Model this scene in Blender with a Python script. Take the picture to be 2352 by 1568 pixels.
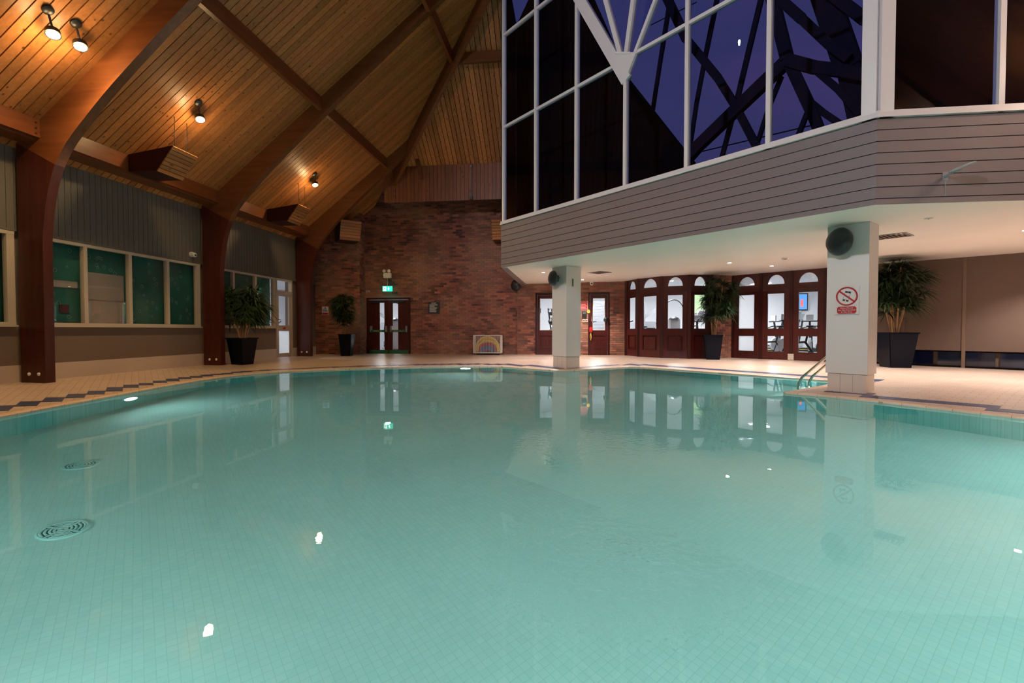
import bpy, bmesh, math, random
from mathutils import Vector, Matrix
from mathutils import geometry as G
random.seed(7)
R = math.radians
for o in list(bpy.data.objects): bpy.data.objects.remove(o)
S = bpy.context.scene
COL = S.collection

# ------------------------------------------------------------------ camera, world, exposure
TH, PH, EYE, FPX = R(7.0), math.atan(26/1100), .97, 1100.0
cam_d = bpy.data.cameras.new('camera'); cam_d.sensor_width = 36; cam_d.lens = 36*FPX/2352
cam_d.clip_start = .05; cam_d.clip_end = 500
cam = bpy.data.objects.new('camera', cam_d); COL.objects.link(cam)
cam.location = (0, 0, EYE); cam.rotation_euler = (math.pi/2-PH, 0, TH)
S.camera = cam
S.view_settings.view_transform = 'Standard'; S.view_settings.look = 'None'
S.view_settings.exposure = 0.0; S.view_settings.gamma = 1.0
S.view_settings.use_curve_mapping = False
W = bpy.data.worlds.new('dusk'); S.world = W; W.use_nodes = True
wn = W.node_tree; wn.nodes.clear()
def wnode(t): return wn.nodes.new(t)
tc = wnode('ShaderNodeTexCoord'); sx = wnode('ShaderNodeSeparateXYZ'); cr = wnode('ShaderNodeValToRGB')
nz = wnode('ShaderNodeTexNoise'); nz.inputs['Scale'].default_value = 3.2; nz.inputs['Detail'].default_value = 3
mp = wnode('ShaderNodeMapping'); mp.inputs['Scale'].default_value = (1, 1, 2.5)
cr2 = wnode('ShaderNodeValToRGB'); mx = wnode('ShaderNodeMix'); mx.data_type = 'RGBA'
bg = wnode('ShaderNodeBackground'); wo = wnode('ShaderNodeOutputWorld')
L = wn.links.new
L(tc.outputs['Generated'], sx.inputs[0]); L(sx.outputs['Z'], cr.inputs[0])
cr.color_ramp.elements[0].position = 0; cr.color_ramp.elements[0].color = (.066, .056, .13, 1)
cr.color_ramp.elements[1].position = .75; cr.color_ramp.elements[1].color = (.034, .042, .125, 1)
L(tc.outputs['Generated'], mp.inputs[0]); L(mp.outputs[0], nz.inputs['Vector']); L(nz.outputs['Fac'], cr2.inputs[0])
cr2.color_ramp.elements[0].position = .5; cr2.color_ramp.elements[0].color = (0, 0, 0, 1)
cr2.color_ramp.elements[1].position = .75; cr2.color_ramp.elements[1].color = (.5, .5, .5, 1)
L(cr2.outputs[0], mx.inputs[0]); L(cr.outputs[0], mx.inputs[6]); mx.inputs[7].default_value = (.12, .06, .17, 1)
L(mx.outputs[2], bg.inputs[0]); bg.inputs[1].default_value = 1.0; L(bg.outputs[0], wo.inputs[0])

# pool luminaires (two visible lamps, the rest added out of view to even the light), large and first so they are easy to tune
POOL_W = 29.0

# ------------------------------------------------------------------ picture pixel -> place helpers
_f = Vector((-math.sin(TH)*math.cos(PH), math.cos(TH)*math.cos(PH), -math.sin(PH)))
_r = Vector((math.cos(TH), math.sin(TH), 0)); _u = _r.cross(_f)
def ray(px, py): return _f + (px-1176)/FPX*_r + (784-py)/FPX*_u
def uz(px, py, z=0):
    d = ray(px, py); return Vector((0, 0, EYE)) + d*((z-EYE)/d.z)
def ux(px, py, X):
    d = ray(px, py); return Vector((0, 0, EYE)) + d*(X/d.x)
def uy(px, py, Y):
    d = ray(px, py); return Vector((0, 0, EYE)) + d*(Y/d.y)
def us(px, py, s):
    d = ray(px, py); return Vector((0, 0, EYE)) + d*(s/(d.x+d.y))

# ------------------------------------------------------------------ materials
def mat(name): 
    m = bpy.data.materials.new(name); m.use_nodes = True
    return m, m.node_tree.nodes, m.node_tree.links.new, m.node_tree.nodes['Principled BSDF']
def plain(name, col, rough=.5, metal=0, spec=.5, emit=None, es=0, bump=0, bscale=40, var=0):
    m, n, l, b = mat(name)
    b.inputs['Base Color'].default_value = (*col, 1); b.inputs['Roughness'].default_value = rough
    b.inputs['Metallic'].default_value = metal; b.inputs['Specular IOR Level'].default_value = spec
    if emit: b.inputs['Emission Color'].default_value = (*emit, 1); b.inputs['Emission Strength'].default_value = es
    if bump or var:
        tc = n.new('ShaderNodeTexCoord'); nz = n.new('ShaderNodeTexNoise'); nz.inputs['Scale'].default_value = bscale
        nz.inputs['Detail'].default_value = 4
        l(tc.outputs['Object'], nz.inputs['Vector'])
        if bump:
            bp = n.new('ShaderNodeBump'); bp.inputs['Strength'].default_value = bump; bp.inputs['Distance'].default_value = .01
            l(nz.outputs['Fac'], bp.inputs['Height']); l(bp.outputs[0], b.inputs['Normal'])
        if var:
            nz2 = n.new('ShaderNodeTexNoise'); nz2.inputs['Scale'].default_value = 1.3; nz2.inputs['Detail'].default_value = 5
            l(tc.outputs['Object'], nz2.inputs['Vector'])
            r = n.new('ShaderNodeValToRGB'); r.color_ramp.elements[0].position = .3; r.color_ramp.elements[1].position = .7
            r.color_ramp.elements[0].color = (*[c*(1-var) for c in col], 1); r.color_ramp.elements[1].color = (*[min(1, c*(1+var)) for c in col], 1)
            l(nz2.outputs['Fac'], r.inputs[0]); l(r.outputs[0], b.inputs['Base Color'])
    return m
def wood(name, c1, c2, grain, rough=.42, knots=.0, rnd=.5, spec=.35, gscale=22):
    m, n, l, b = mat(name)
    tc = n.new('ShaderNodeTexCoord'); mp = n.new('ShaderNodeMapping'); oi = n.new('ShaderNodeObjectInfo')
    sc = [gscale, gscale, gscale]; sc[grain] = 1.1; mp.inputs['Scale'].default_value = sc
    ad = n.new('ShaderNodeVectorMath'); ad.operation = 'ADD'
    cb = n.new('ShaderNodeCombineXYZ'); mu = n.new('ShaderNodeMath'); mu.operation = 'MULTIPLY'; mu.inputs[1].default_value = 37
    l(oi.outputs['Random'], mu.inputs[0])
    for i in range(3): l(mu.outputs[0], cb.inputs[i])
    l(tc.outputs['Object'], ad.inputs[0]); l(cb.outputs[0], ad.inputs[1]); l(ad.outputs[0], mp.inputs[0])
    nz = n.new('ShaderNodeTexNoise'); nz.inputs['Scale'].default_value = 1; nz.inputs['Detail'].default_value = 5; nz.inputs['Distortion'].default_value = .4
    l(mp.outputs[0], nz.inputs['Vector'])
    r = n.new('ShaderNodeValToRGB'); r.color_ramp.elements[0].position = .32; r.color_ramp.elements[1].position = .68
    r.color_ramp.elements[0].color = (*c1, 1); r.color_ramp.elements[1].color = (*c2, 1); l(nz.outputs['Fac'], r.inputs[0])
    hv = n.new('ShaderNodeHueSaturation'); mr = n.new('ShaderNodeMapRange'); mr.inputs[3].default_value = 1-rnd*.5; mr.inputs[4].default_value = 1+rnd*.5
    l(oi.outputs['Random'], mr.inputs[0]); l(mr.outputs[0], hv.inputs['Value']); l(r.outputs[0], hv.inputs['Color'])
    out = hv.outputs[0]
    if knots:
        mp2 = n.new('ShaderNodeMapping'); s2 = [7.5, 7.5, 7.5]; s2[grain] = 2.4; mp2.inputs['Scale'].default_value = s2
        vo = n.new('ShaderNodeTexVoronoi'); vo.inputs['Scale'].default_value = 1; l(ad.outputs[0], mp2.inputs[0]); l(mp2.outputs[0], vo.inputs['Vector'])
        kr = n.new('ShaderNodeValToRGB'); kr.color_ramp.elements[0].position = .07; kr.color_ramp.elements[1].position = .15
        kr.color_ramp.elements[0].color = (knots, knots, knots, 1); kr.color_ramp.elements[1].color = (0, 0, 0, 1); l(vo.outputs['Distance'], kr.inputs[0])
        mk = n.new('ShaderNodeMix'); mk.data_type = 'RGBA'; l(kr.outputs[0], mk.inputs[0]); l(out, mk.inputs[6]); mk.inputs[7].default_value = (*[c*.16 for c in c1], 1)
        out = mk.outputs[2]
    l(out, b.inputs['Base Color']); b.inputs['Roughness'].default_value = rough; b.inputs['Specular IOR Level'].default_value = spec
    bp = n.new('ShaderNodeBump'); bp.inputs['Strength'].default_value = .12; bp.inputs['Distance'].default_value = .004
    l(nz.outputs['Fac'], bp.inputs['Height']); l(bp.outputs[0], b.inputs['Normal'])
    return m
def emis(name, col, st):
    m, n, l, b = mat(name); b.inputs['Base Color'].default_value = (*col, 1)
    b.inputs['Emission Color'].default_value = (*col, 1); b.inputs['Emission Strength'].default_value = st; return m
def glass(name, tint=(1, 1, 1), rough=0.0, ior=1.5, frost=0):
    m = bpy.data.materials.new(name); m.use_nodes = True; n = m.node_tree.nodes; l = m.node_tree.links.new; n.clear()
    o = n.new('ShaderNodeOutputMaterial'); mx = n.new('ShaderNodeMixShader'); fr = n.new('ShaderNodeFresnel'); fr.inputs[0].default_value = ior
    t = n.new('ShaderNodeBsdfTransparent'); t.inputs[0].default_value = (*tint, 1)
    g = n.new('ShaderNodeBsdfGlossy'); g.inputs['Roughness'].default_value = rough
    # windowpanes have two faces: double the single-surface reflectance
    mm = n.new('ShaderNodeMath'); mm.operation = 'MULTIPLY'; mm.inputs[1].default_value = 1.5; mm.use_clamp = True
    geo = n.new('ShaderNodeNewGeometry')
    nf = n.new('ShaderNodeMath'); nf.operation = 'SUBTRACT'; nf.inputs[0].default_value = 1; l(geo.outputs['Backfacing'], nf.inputs[1])
    m3 = n.new('ShaderNodeMath'); m3.operation = 'MULTIPLY'; l(mm.outputs[0], m3.inputs[0]); l(nf.outputs[0], m3.inputs[1])
    l(fr.outputs[0], mm.inputs[0]); l(m3.outputs[0], mx.inputs[0])
    if frost:
        d = n.new('ShaderNodeBsdfTranslucent'); d.inputs[0].default_value = (.8, .8, .8, 1); m2 = n.new('ShaderNodeMixShader'); m2.inputs[0].default_value = frost
        l(t.outputs[0], m2.inputs[1]); l(d.outputs[0], m2.inputs[2]); l(m2.outputs[0], mx.inputs[1])
    else: l(t.outputs[0], mx.inputs[1])
    l(g.outputs[0], mx.inputs[2]); l(mx.outputs[0], o.inputs[0]); return m
def tilemat(name, c1, c2, grout, size, mortar, rot, rough=.35, var=.08, ratio=1.0, offset=0.0, blotch=0, bump=.5, spec=.5):
    m, n, l, b = mat(name)
    ge = n.new('ShaderNodeNewGeometry'); mp = n.new('ShaderNodeMapping'); mp.inputs['Rotation'].default_value = (0, 0, rot)
    br = n.new('ShaderNodeTexBrick'); br.offset = offset; br.squash = 1
    br.inputs['Scale'].default_value = 1; br.inputs['Brick Width'].default_value = size*ratio; br.inputs['Row Height'].default_value = size
    br.inputs['Mortar Size'].default_value = mortar; br.inputs['Mortar Smooth'].default_value = .2; br.inputs['Bias'].default_value = 0
    br.inputs['Color1'].default_value = (*c1, 1); br.inputs['Color2'].default_value = (*c2, 1); br.inputs['Mortar'].default_value = (*grout, 1)
    l(ge.outputs['Position'], mp.inputs[0]); l(mp.outputs[0], br.inputs['Vector'])
    out = br.outputs['Color']
    if blotch:
        nz = n.new('ShaderNodeTexNoise'); nz.inputs['Scale'].default_value = .9; nz.inputs['Detail'].default_value = 5; l(ge.outputs['Position'], nz.inputs['Vector'])
        mr = n.new('ShaderNodeMapRange'); mr.inputs[1].default_value = .3; mr.inputs[2].default_value = .7; mr.inputs[3].default_value = 1-blotch; mr.inputs[4].default_value = 1+blotch*.5
        hv = n.new('ShaderNodeHueSaturation'); l(nz.outputs['Fac'], mr.inputs[0]); l(mr.outputs[0], hv.inputs['Value']); l(out, hv.inputs['Color']); out = hv.outputs[0]
    l(out, b.inputs['Base Color'])
    bp = n.new('ShaderNodeBump'); bp.inputs['Strength'].default_value = bump; bp.inputs['Distance'].default_value = .003; bp.invert = True
    l(br.outputs['Fac'], bp.inputs['Height']); l(bp.outputs[0], b.inputs['Normal'])
    b.inputs['Roughness'].default_value = rough; b.inputs['Specular IOR Level'].default_value = spec
    return m
def brickmat():
    m, n, l, b = mat('brick_clay')
    ge = n.new('ShaderNodeNewGeometry'); oi = n.new('ShaderNodeObjectInfo'); ad = n.new('ShaderNodeMath'); ad.operation = 'ADD'
    fr = n.new('ShaderNodeMath'); fr.operation = 'FRACT'
    l(ge.outputs['Random Per Island'], ad.inputs[0]); l(oi.outputs['Random'], ad.inputs[1]); l(ad.outputs[0], fr.inputs[0])
    r = n.new('ShaderNodeValToRGB'); e = r.color_ramp.elements
    e[0].position = 0; e[0].color = (.05, .018, .017, 1); e[1].position = 1; e[1].color = (.38, .14, .085, 1)
    for p, c in ((.22, (.12, .038, .030)), (.45, (.20, .062, .043)), (.7, (.27, .085, .054)), (.88, (.32, .105, .065))):
        x = e.new(p); x.color = (*c, 1)
    l(fr.outputs[0], r.inputs[0])
    nz = n.new('ShaderNodeTexNoise'); nz.inputs['Scale'].default_value = .7; nz.inputs['Detail'].default_value = 4; l(ge.outputs['Position'], nz.inputs['Vector'])
    mr = n.new('ShaderNodeMapRange'); mr.inputs[1].default_value = .38; mr.inputs[2].default_value = .68; mr.inputs[3].default_value = 0; mr.inputs[4].default_value = .55; l(nz.outputs['Fac'], mr.inputs[0])
    mx = n.new('ShaderNodeMix'); mx.data_type = 'RGBA'; l(mr.outputs[0], mx.inputs[0]); l(r.outputs[0], mx.inputs[6]); mx.inputs[7].default_value = (.42, .24, .16, 1)
    l(mx.outputs[2], b.inputs['Base Color']); b.inputs['Roughness'].default_value = .8
    n2 = n.new('ShaderNodeTexNoise'); n2.inputs['Scale'].default_value = 60; l(ge.outputs['Position'], n2.inputs['Vector'])
    bp = n.new('ShaderNodeBump'); bp.inputs['Strength'].default_value = .4; bp.inputs['Distance'].default_value = .004; l(n2.outputs['Fac'], bp.inputs['Height']); l(bp.outputs[0], b.inputs['Normal'])
    return m

M = {}
M['plankX'] = wood('pine_plank', (.36, .135, .038), (.47, .19, .058), 0, knots=.9, rnd=.55)
M['plankY'] = wood('pine_plank_end', (.36, .135, .038), (.47, .19, .058), 1, knots=.9, rnd=.55)
M['plankZ'] = wood('pine_board_dark', (.22, .075, .035), (.30, .11, .05), 2, knots=.7, rnd=.3)
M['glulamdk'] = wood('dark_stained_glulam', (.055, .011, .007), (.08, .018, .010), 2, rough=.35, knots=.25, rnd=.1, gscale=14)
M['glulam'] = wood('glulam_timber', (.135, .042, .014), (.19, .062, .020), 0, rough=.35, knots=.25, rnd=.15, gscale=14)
M['glulamY'] = wood('glulam_timber_long', (.15, .042, .014), (.21, .062, .019), 1, rough=.35, knots=.3, rnd=.15, gscale=14)
M['mahog'] = wood('mahogany', (.045, .005, .005), (.075, .010, .008), 2, rough=.3, rnd=.15, spec=.5)
M['mahogdk'] = wood('mahogany_recess', (.030, .004, .004), (.05, .008, .006), 2, rough=.35, rnd=.15)
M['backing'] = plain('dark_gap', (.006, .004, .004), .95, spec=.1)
M['clad'] = plain('taupe_cladding', (.185, .145, .15), .55, bump=.1, bscale=25)
M['cladL'] = plain('grey_green_cladding', (.125, .112, .096), .6, bump=.1, bscale=25)
M['wallbrown'] = plain('brown_wall_paint', (.165, .12, .095), .7, bump=.15, bscale=30)
M['upstand'] = plain('off_white_upstand', (.55, .45, .39), .5, var=.06)
M['cream'] = plain('cream_frame', (.50, .43, .36), .4)
M['whiteframe'] = plain('white_frame', (.72, .70, .70), .35)
M['soffit'] = plain('white_soffit_paint', (.86, .80, .74), .45, var=.02)
M['colpaint'] = plain('column_paint', (.72, .66, .64), .45)
M['colplinth'] = plain('column_plinth_tile', (.68, .58, .50), .35, var=.04)
M['black'] = plain('black_plastic', (.012, .012, .014), .4)
M['darkpot'] = plain('glossy_black_pot', (.004, .005, .010), .22, spec=.12)
M['soil'] = plain('potting_soil', (.03, .02, .012), .9, bump=.6)
M['cane'] = plain('bamboo_cane', (.36, .20, .09), .6, bump=.3, bscale=60)
M['leaf'] = plain('palm_leaf', (.022, .050, .014), .5, var=.4)
M['chrome'] = plain('stainless_steel', (.75, .70, .62), .12, metal=1)
M['white'] = plain('white_plastic', (.78, .77, .74), .4)
M['whiteroom'] = plain('gym_white_paint', (.80, .81, .84), .6)
M['gymfloor'] = plain('gym_floor_grey', (.42, .43, .46), .4)
M['grey'] = plain('grey_metal', (.25, .26, .28), .4)
M['silver'] = plain('silver_plastic', (.5, .52, .55), .35)
M['partition'] = plain('brown_folding_partition', (.135, .088, .068), .7, bump=.1, bscale=60)
M['tealboard'] = plain('teal_painted_board', (.010, .125, .105), .7, var=.3)
M['greyboard'] = plain('grey_board', (.30, .26, .24), .7)
M['decal'] = plain('pale_blue_decal', (.28, .42, .44), .6)
M['mullbrown'] = plain('brown_post', (.17, .11, .08), .5)
M['winblack'] = plain('dark_navy_glass', (.004, .006, .02), .06, spec=.6)
M['red'] = plain('red_paint', (.45, .015, .02), .4)
M['redlight'] = emis('red_lit_sign', (1, .1, .08), 1.6)
M['yellow'] = plain('yellow_foam', (.80, .58, .06), .6)
M['redfoam'] = plain('red_foam', (.55, .05, .05), .6)
M['bluefoam'] = plain('blue_foam', (.06, .14, .42), .6)
M['green'] = plain('green_kick_plate', (.02, .13, .08), .4)
M['bluesign'] = plain('blue_print', (.05, .12, .42), .5)
M['exit'] = emis('exit_green', (.03, .85, .55), 1.3)
M['exitw'] = emis('exit_white', (.8, 1, .95), 3.2)
M['gym'] = emis('gym_light', (.98, .99, 1), 130)
M['lamp'] = emis('warm_lamp_face', (1, .80, .45), 70)
M['dl'] = emis('downlight_face', (1, .86, .68), 45)
M['uw'] = emis('pool_lamp_face', (.22, .78, 1), 1.4)
M['screen'] = emis('tv_screen', (.10, .30, .7), .8)
M['screen2'] = emis('poster_screen', (.50, .70, .38), .7)
M['glass'] = glass('window_glass', (.97, .98, .98))
M['glassdusk'] = glass('gallery_glass', (.78, .80, .95), ior=1.30)
M['frost'] = glass('frosted_glass', (.75, .77, .8), frost=.75, rough=.2)
M['ink'] = plain('ink', (.01, .01, .01), .5)
M['steel_dark'] = plain('dark_truss', (.010, .010, .022), .8, spec=.2)
M['deck'] = tilemat('deck_tiles', (.55, .42, .345), (.61, .47, .385), (.34, .22, .17), .1, .004, R(45), rough=.30, ratio=2, offset=.5, blotch=.10, bump=.35)
M['coping'] = tilemat('coping_tiles', (.72, .53, .40), (.78, .58, .45), (.45, .30, .22), .25, .004, R(45), rough=.3, blotch=.05)
M['bluetile'] = plain('blue_deck_tile', (.055, .07, .16), .3)
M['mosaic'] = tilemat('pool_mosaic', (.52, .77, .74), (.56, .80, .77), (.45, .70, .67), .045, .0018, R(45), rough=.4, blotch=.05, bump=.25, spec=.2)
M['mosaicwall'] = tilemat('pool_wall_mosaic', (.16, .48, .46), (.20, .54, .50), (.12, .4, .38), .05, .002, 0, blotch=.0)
M['brick'] = brickmat(); M['drain'] = plain('drain_plastic', (.48, .74, .71), .5); M['drainslot'] = plain('drain_slots', (.10, .27, .27), .6)
M['mortar'] = plain('mortar', (.27, .155, .125), .9, bump=.3)
def water():
    m = bpy.data.materials.new('pool_water'); m.use_nodes = True; n = m.node_tree.nodes; l = m.node_tree.links.new; n.clear()
    o = n.new('ShaderNodeOutputMaterial'); mx = n.new('ShaderNodeMixShader'); fr = n.new('ShaderNodeFresnel'); fr.inputs[0].default_value = 1.333
    t = n.new('ShaderNodeBsdfRefraction'); t.inputs[0].default_value = (.86, .97, .95, 1); t.inputs['IOR'].default_value = 1.333; t.inputs['Roughness'].default_value = 0
    g = n.new('ShaderNodeBsdfGlossy'); g.inputs['Roughness'].default_value = 0
    ge = n.new('ShaderNodeNewGeometry')
    big = n.new('ShaderNodeTexNoise'); big.inputs['Scale'].default_value = .9; big.inputs['Detail'].default_value = 2; l(ge.outputs['Position'], big.inputs['Vector'])
    fine = n.new('ShaderNodeTexNoise'); fine.inputs['Scale'].default_value = 9; fine.inputs['Detail'].default_value = 3; fine.inputs['Distortion'].default_value = 1; l(ge.outputs['Position'], fine.inputs['Vector'])
    # inlet jets stir the surface at two places
    def jet(c, r0, r1):
        vs = n.new('ShaderNodeVectorMath'); vs.operation = 'DISTANCE'; vs.inputs[1].default_value = c; l(ge.outputs['Position'], vs.inputs[0])
        mr = n.new('ShaderNodeMapRange'); mr.interpolation_type = 'SMOOTHSTEP'; mr.inputs[1].default_value = r0; mr.inputs[2].default_value = r1; mr.inputs[3].default_value = 1; mr.inputs[4].default_value = 0
        l(vs.outputs['Value'], mr.inputs[0]); return mr.outputs[0]
    j1 = jet(uz(1400, 1290), .04, .62); j2 = jet(uz(1330, 1020), .1, 1.0)
    ad = n.new('ShaderNodeMath'); ad.operation = 'ADD'; l(j1, ad.inputs[0])
    h2 = n.new('ShaderNodeMath'); h2.operation = 'MULTIPLY'; h2.inputs[1].default_value = .25; l(j2, h2.inputs[0]); l(h2.outputs[0], ad.inputs[1])
    mu = n.new('ShaderNodeMath'); mu.operation = 'MULTIPLY'; l(ad.outputs[0], mu.inputs[0]); 
    fine2 = n.new('ShaderNodeTexNoise'); fine2.inputs['Scale'].default_value = 19; fine2.inputs['Detail'].default_value = 2; l(ge.outputs['Position'], fine2.inputs['Vector'])
    l(fine2.outputs['Fac'], mu.inputs[1])
    b1 = n.new('ShaderNodeBump'); b1.inputs['Strength'].default_value = 1; b1.inputs['Distance'].default_value = .0016; l(big.outputs['Fac'], b1.inputs['Height'])
    b2 = n.new('ShaderNodeBump'); b2.inputs['Strength'].default_value = 1; b2.inputs['Distance'].default_value = .00012; l(fine.outputs['Fac'], b2.inputs['Height']); l(b1.outputs[0], b2.inputs['Normal'])
    b3 = n.new('ShaderNodeBump'); b3.inputs['Strength'].default_value = 1; b3.inputs['Distance'].default_value = .015; l(mu.outputs[0], b3.inputs['Height']); l(b2.outputs[0], b3.inputs['Normal'])
    for x in (t, g, fr): l(b3.outputs[0], x.inputs['Normal'])
    l(fr.outputs[0], mx.inputs[0]); l(t.outputs[0], mx.inputs[1]); l(g.outputs[0], mx.inputs[2]); l(mx.outputs[0], o.inputs[0]); return m
M['water'] = water()

# ------------------------------------------------------------------ mesh helpers
def nb(): return bmesh.new()
def finish(name, bm, m, parent=None, smooth=False):
    bmesh.ops.recalc_face_normals(bm, faces=bm.faces)
    me = bpy.data.meshes.new(name); bm.to_mesh(me); bm.free(); me.materials.append(M[m] if isinstance(m, str) else m)
    if smooth:
        for p in me.polygons: p.use_smooth = True
        try: me.set_sharp_from_angle(angle=R(40))
        except Exception: pass
    o = bpy.data.objects.new(name, me); COL.objects.link(o); o.parent = parent
    return o
def box(bm, x0, x1, y0, y1, z0, z1, mtx=None):
    v = [bm.verts.new(p) for p in ((x0, y0, z0), (x1, y0, z0), (x1, y1, z0), (x0, y1, z0), (x0, y0, z1), (x1, y0, z1), (x1, y1, z1), (x0, y1, z1))]
    for f in ((3, 2, 1, 0), (4, 5, 6, 7), (0, 1, 5, 4), (1, 2, 6, 5), (2, 3, 7, 6), (3, 0, 4, 7)): bm.faces.new([v[i] for i in f])
    if mtx is not None: bmesh.ops.transform(bm, matrix=mtx, verts=v)
    return v
def hexa(bm, pts):      # eight points: bottom four, top four
    v = [bm.verts.new(p) for p in pts]
    for f in ((3, 2, 1, 0), (4, 5, 6, 7), (0, 1, 5, 4), (1, 2, 6, 5), (2, 3, 7, 6), (3, 0, 4, 7)): bm.faces.new([v[i] for i in f])
    return v
def prism(bm, pts, axis, a, b):     # 2-d outline pushed along an axis
    def mk(p, t):
        q = list(p); q.insert(axis, t); return q
    A = [bm.verts.new(mk(p, a)) for p in pts]; B = [bm.verts.new(mk(p, b)) for p in pts]
    bm.faces.new(A); bm.faces.new(B[::-1]); n = len(pts)
    for i in range(n): bm.faces.new((A[i], B[i], B[(i+1) % n], A[(i+1) % n]))
def cyl(bm, p0, p1, r0, r1=None, n=12):
    r1 = r0 if r1 is None else r1; p0, p1 = Vector(p0), Vector(p1); d = (p1-p0).normalized()
    a = d.orthogonal().normalized(); b = d.cross(a)
    A = [bm.verts.new(p0+(a*math.cos(t)+b*math.sin(t))*r0) for t in [2*math.pi*i/n for i in range(n)]]
    B = [bm.verts.new(p1+(a*math.cos(t)+b*math.sin(t))*r1) for t in [2*math.pi*i/n for i in range(n)]]
    bm.faces.new(A[::-1]); bm.faces.new(B)
    for i in range(n): bm.faces.new((A[i], A[(i+1) % n], B[(i+1) % n], B[i]))
def tube(bm, pts, r, n=8, closed=False):
    pts = [Vector(p) for p in pts]; rings = []; N = len(pts); up = None
    for i, p in enumerate(pts):
        a = pts[(i-1) % N] if (closed or i > 0) else p; c = pts[(i+1) % N] if (closed or i < N-1) else p
        d = (c-a).normalized()
        if up is None: up = d.orthogonal().normalized()
        up = (up-d*up.dot(d)).normalized(); b = d.cross(up)
        rings.append([bm.verts.new(p+(up*math.cos(t)+b*math.sin(t))*r) for t in [2*math.pi*k/n for k in range(n)]])
    for i in range(N if closed else N-1):
        A, B = rings[i], rings[(i+1) % N]
        for k in range(n): bm.faces.new((A[k], A[(k+1) % n], B[(k+1) % n], B[k]))
    if not closed: bm.faces.new(rings[0][::-1]); bm.faces.new(rings[-1])
def lathe(bm, prof, o=(0, 0, 0), axis=(0, 0, 1), n=24):
    ax = Vector(axis).normalized(); a = ax.orthogonal().normalized(); b = ax.cross(a); o = Vector(o); rings = []
    for r, h in prof:
        if r < 1e-5: rings.append([bm.verts.new(o+ax*h)])
        else: rings.append([bm.verts.new(o+ax*h+(a*math.cos(t)+b*math.sin(t))*r) for t in [2*math.pi*k/n for k in range(n)]])
    for A, B in zip(rings, rings[1:]):
        for k in range(n):
            k2 = (k+1) % n
            if len(A) == 1 and len(B) > 1: bm.faces.new((A[0], B[k], B[k2]))
            elif len(B) == 1 and len(A) > 1: bm.faces.new((A[k], A[k2], B[0]))
            elif len(A) > 1: bm.faces.new((A[k], A[k2], B[k2], B[k]))
    if len(rings[0]) > 1: bm.faces.new(rings[0][::-1])
    if len(rings[-1]) > 1: bm.faces.new(rings[-1])
def slab_holes(bm, x0, x1, z0, z1, y0, y1, holes):
    xs = sorted({x0, x1, *[min(max(h[i], x0), x1) for h in holes for i in (0, 1)]}); zs = sorted({z0, z1, *[min(max(h[i], z0), z1) for h in holes for i in (2, 3)]})
    for a, b in zip(xs, xs[1:]):
        run = None
        for c, d in zip(zs, zs[1:]):
            mxx, mz = (a+b)/2, (c+d)/2
            if any(h[0] < mxx < h[1] and h[2] < mz < h[3] for h in holes):
                if run: box(bm, a, b, y0, y1, *run); run = None
            else: run = (run[0], d) if run else (c, d)
        if run: box(bm, a, b, y0, y1, *run)
def thing(name, label, cat, loc=(0, 0, 0), rz=0, group=None):
    o = bpy.data.objects.new(name, None); COL.objects.link(o); o.location = loc; o.rotation_euler = (0, 0, rz); o.empty_display_size = .1
    o['label'] = label; o['category'] = cat
    if group: o['group'] = group
    return o
def tag(o, label, cat, group=None):
    o['label'] = label; o['category'] = cat
    if group: o['group'] = group
    return o
def struct(o, label, cat='wall'):
    o['kind'] = 'structure'; o['label'] = label; o['category'] = cat; return o
def sroot(name, label, cat='wall', loc=(0, 0, 0), rz=0):
    return struct(thing(name, label, cat, loc, rz), label, cat)
def copy_tree(o, parent=None):
    c = o.copy(); COL.objects.link(c); c.parent = parent
    for ch in list(o.children): copy_tree(ch, c)
    return c
def part(name, f, m, parent, smooth=False):
    bm = nb(); f(bm); return finish(name, bm, m, parent, smooth)
def bxs(name, m, parent, *boxes, bevel=0):
    bm = nb()
    for b in boxes: box(bm, *b)
    if bevel: bmesh.ops.bevel(bm, geom=list(bm.edges), offset=bevel, segments=2, affect='EDGES')
    return finish(name, bm, m, parent)
def text(body, size, m, parent, loc, name='lettering', align='CENTER', ext=.0006, rot=(math.pi/2, 0, 0), spacing=1.0):
    cu = bpy.data.curves.new('t', 'FONT'); cu.body = body; cu.size = size; cu.align_x = align; cu.align_y = 'CENTER'; cu.extrude = ext; cu.space_line = spacing; cu.resolution_u = 2
    t = bpy.data.objects.new('t', cu); COL.objects.link(t)
    dg = bpy.context.evaluated_depsgraph_get(); me = bpy.data.meshes.new_from_object(t.evaluated_get(dg)); bpy.data.objects.remove(t)
    me.materials.append(M[m]) if not me.materials else me.materials.__setitem__(0, M[m])
    me.transform(Matrix.Translation(loc) @ Matrix.Rotation(rot[2], 4, 'Z') @ Matrix.Rotation(rot[0], 4, 'X'))
    o = bpy.data.objects.new(name, me); COL.objects.link(o); o.parent = parent; return o
def lamp(kind, name, loc, energy, col, size=.1, rot=None, aim=None, spot=None, blend=.5, parent=None, shape=None):
    d = bpy.data.lights.new(name, kind); d.energy = energy; d.color = col
    if kind == 'AREA': d.size = size; d.shape = shape or 'DISK'
    else: d.shadow_soft_size = size
    if kind == 'SPOT': d.spot_size = spot; d.spot_blend = blend
    o = bpy.data.objects.new(name, d); COL.objects.link(o); o.location = loc
    if aim is not None: o.rotation_euler = Vector(aim).to_track_quat('-Z', 'Y').to_euler()
    o.parent = parent
    return o

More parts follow.
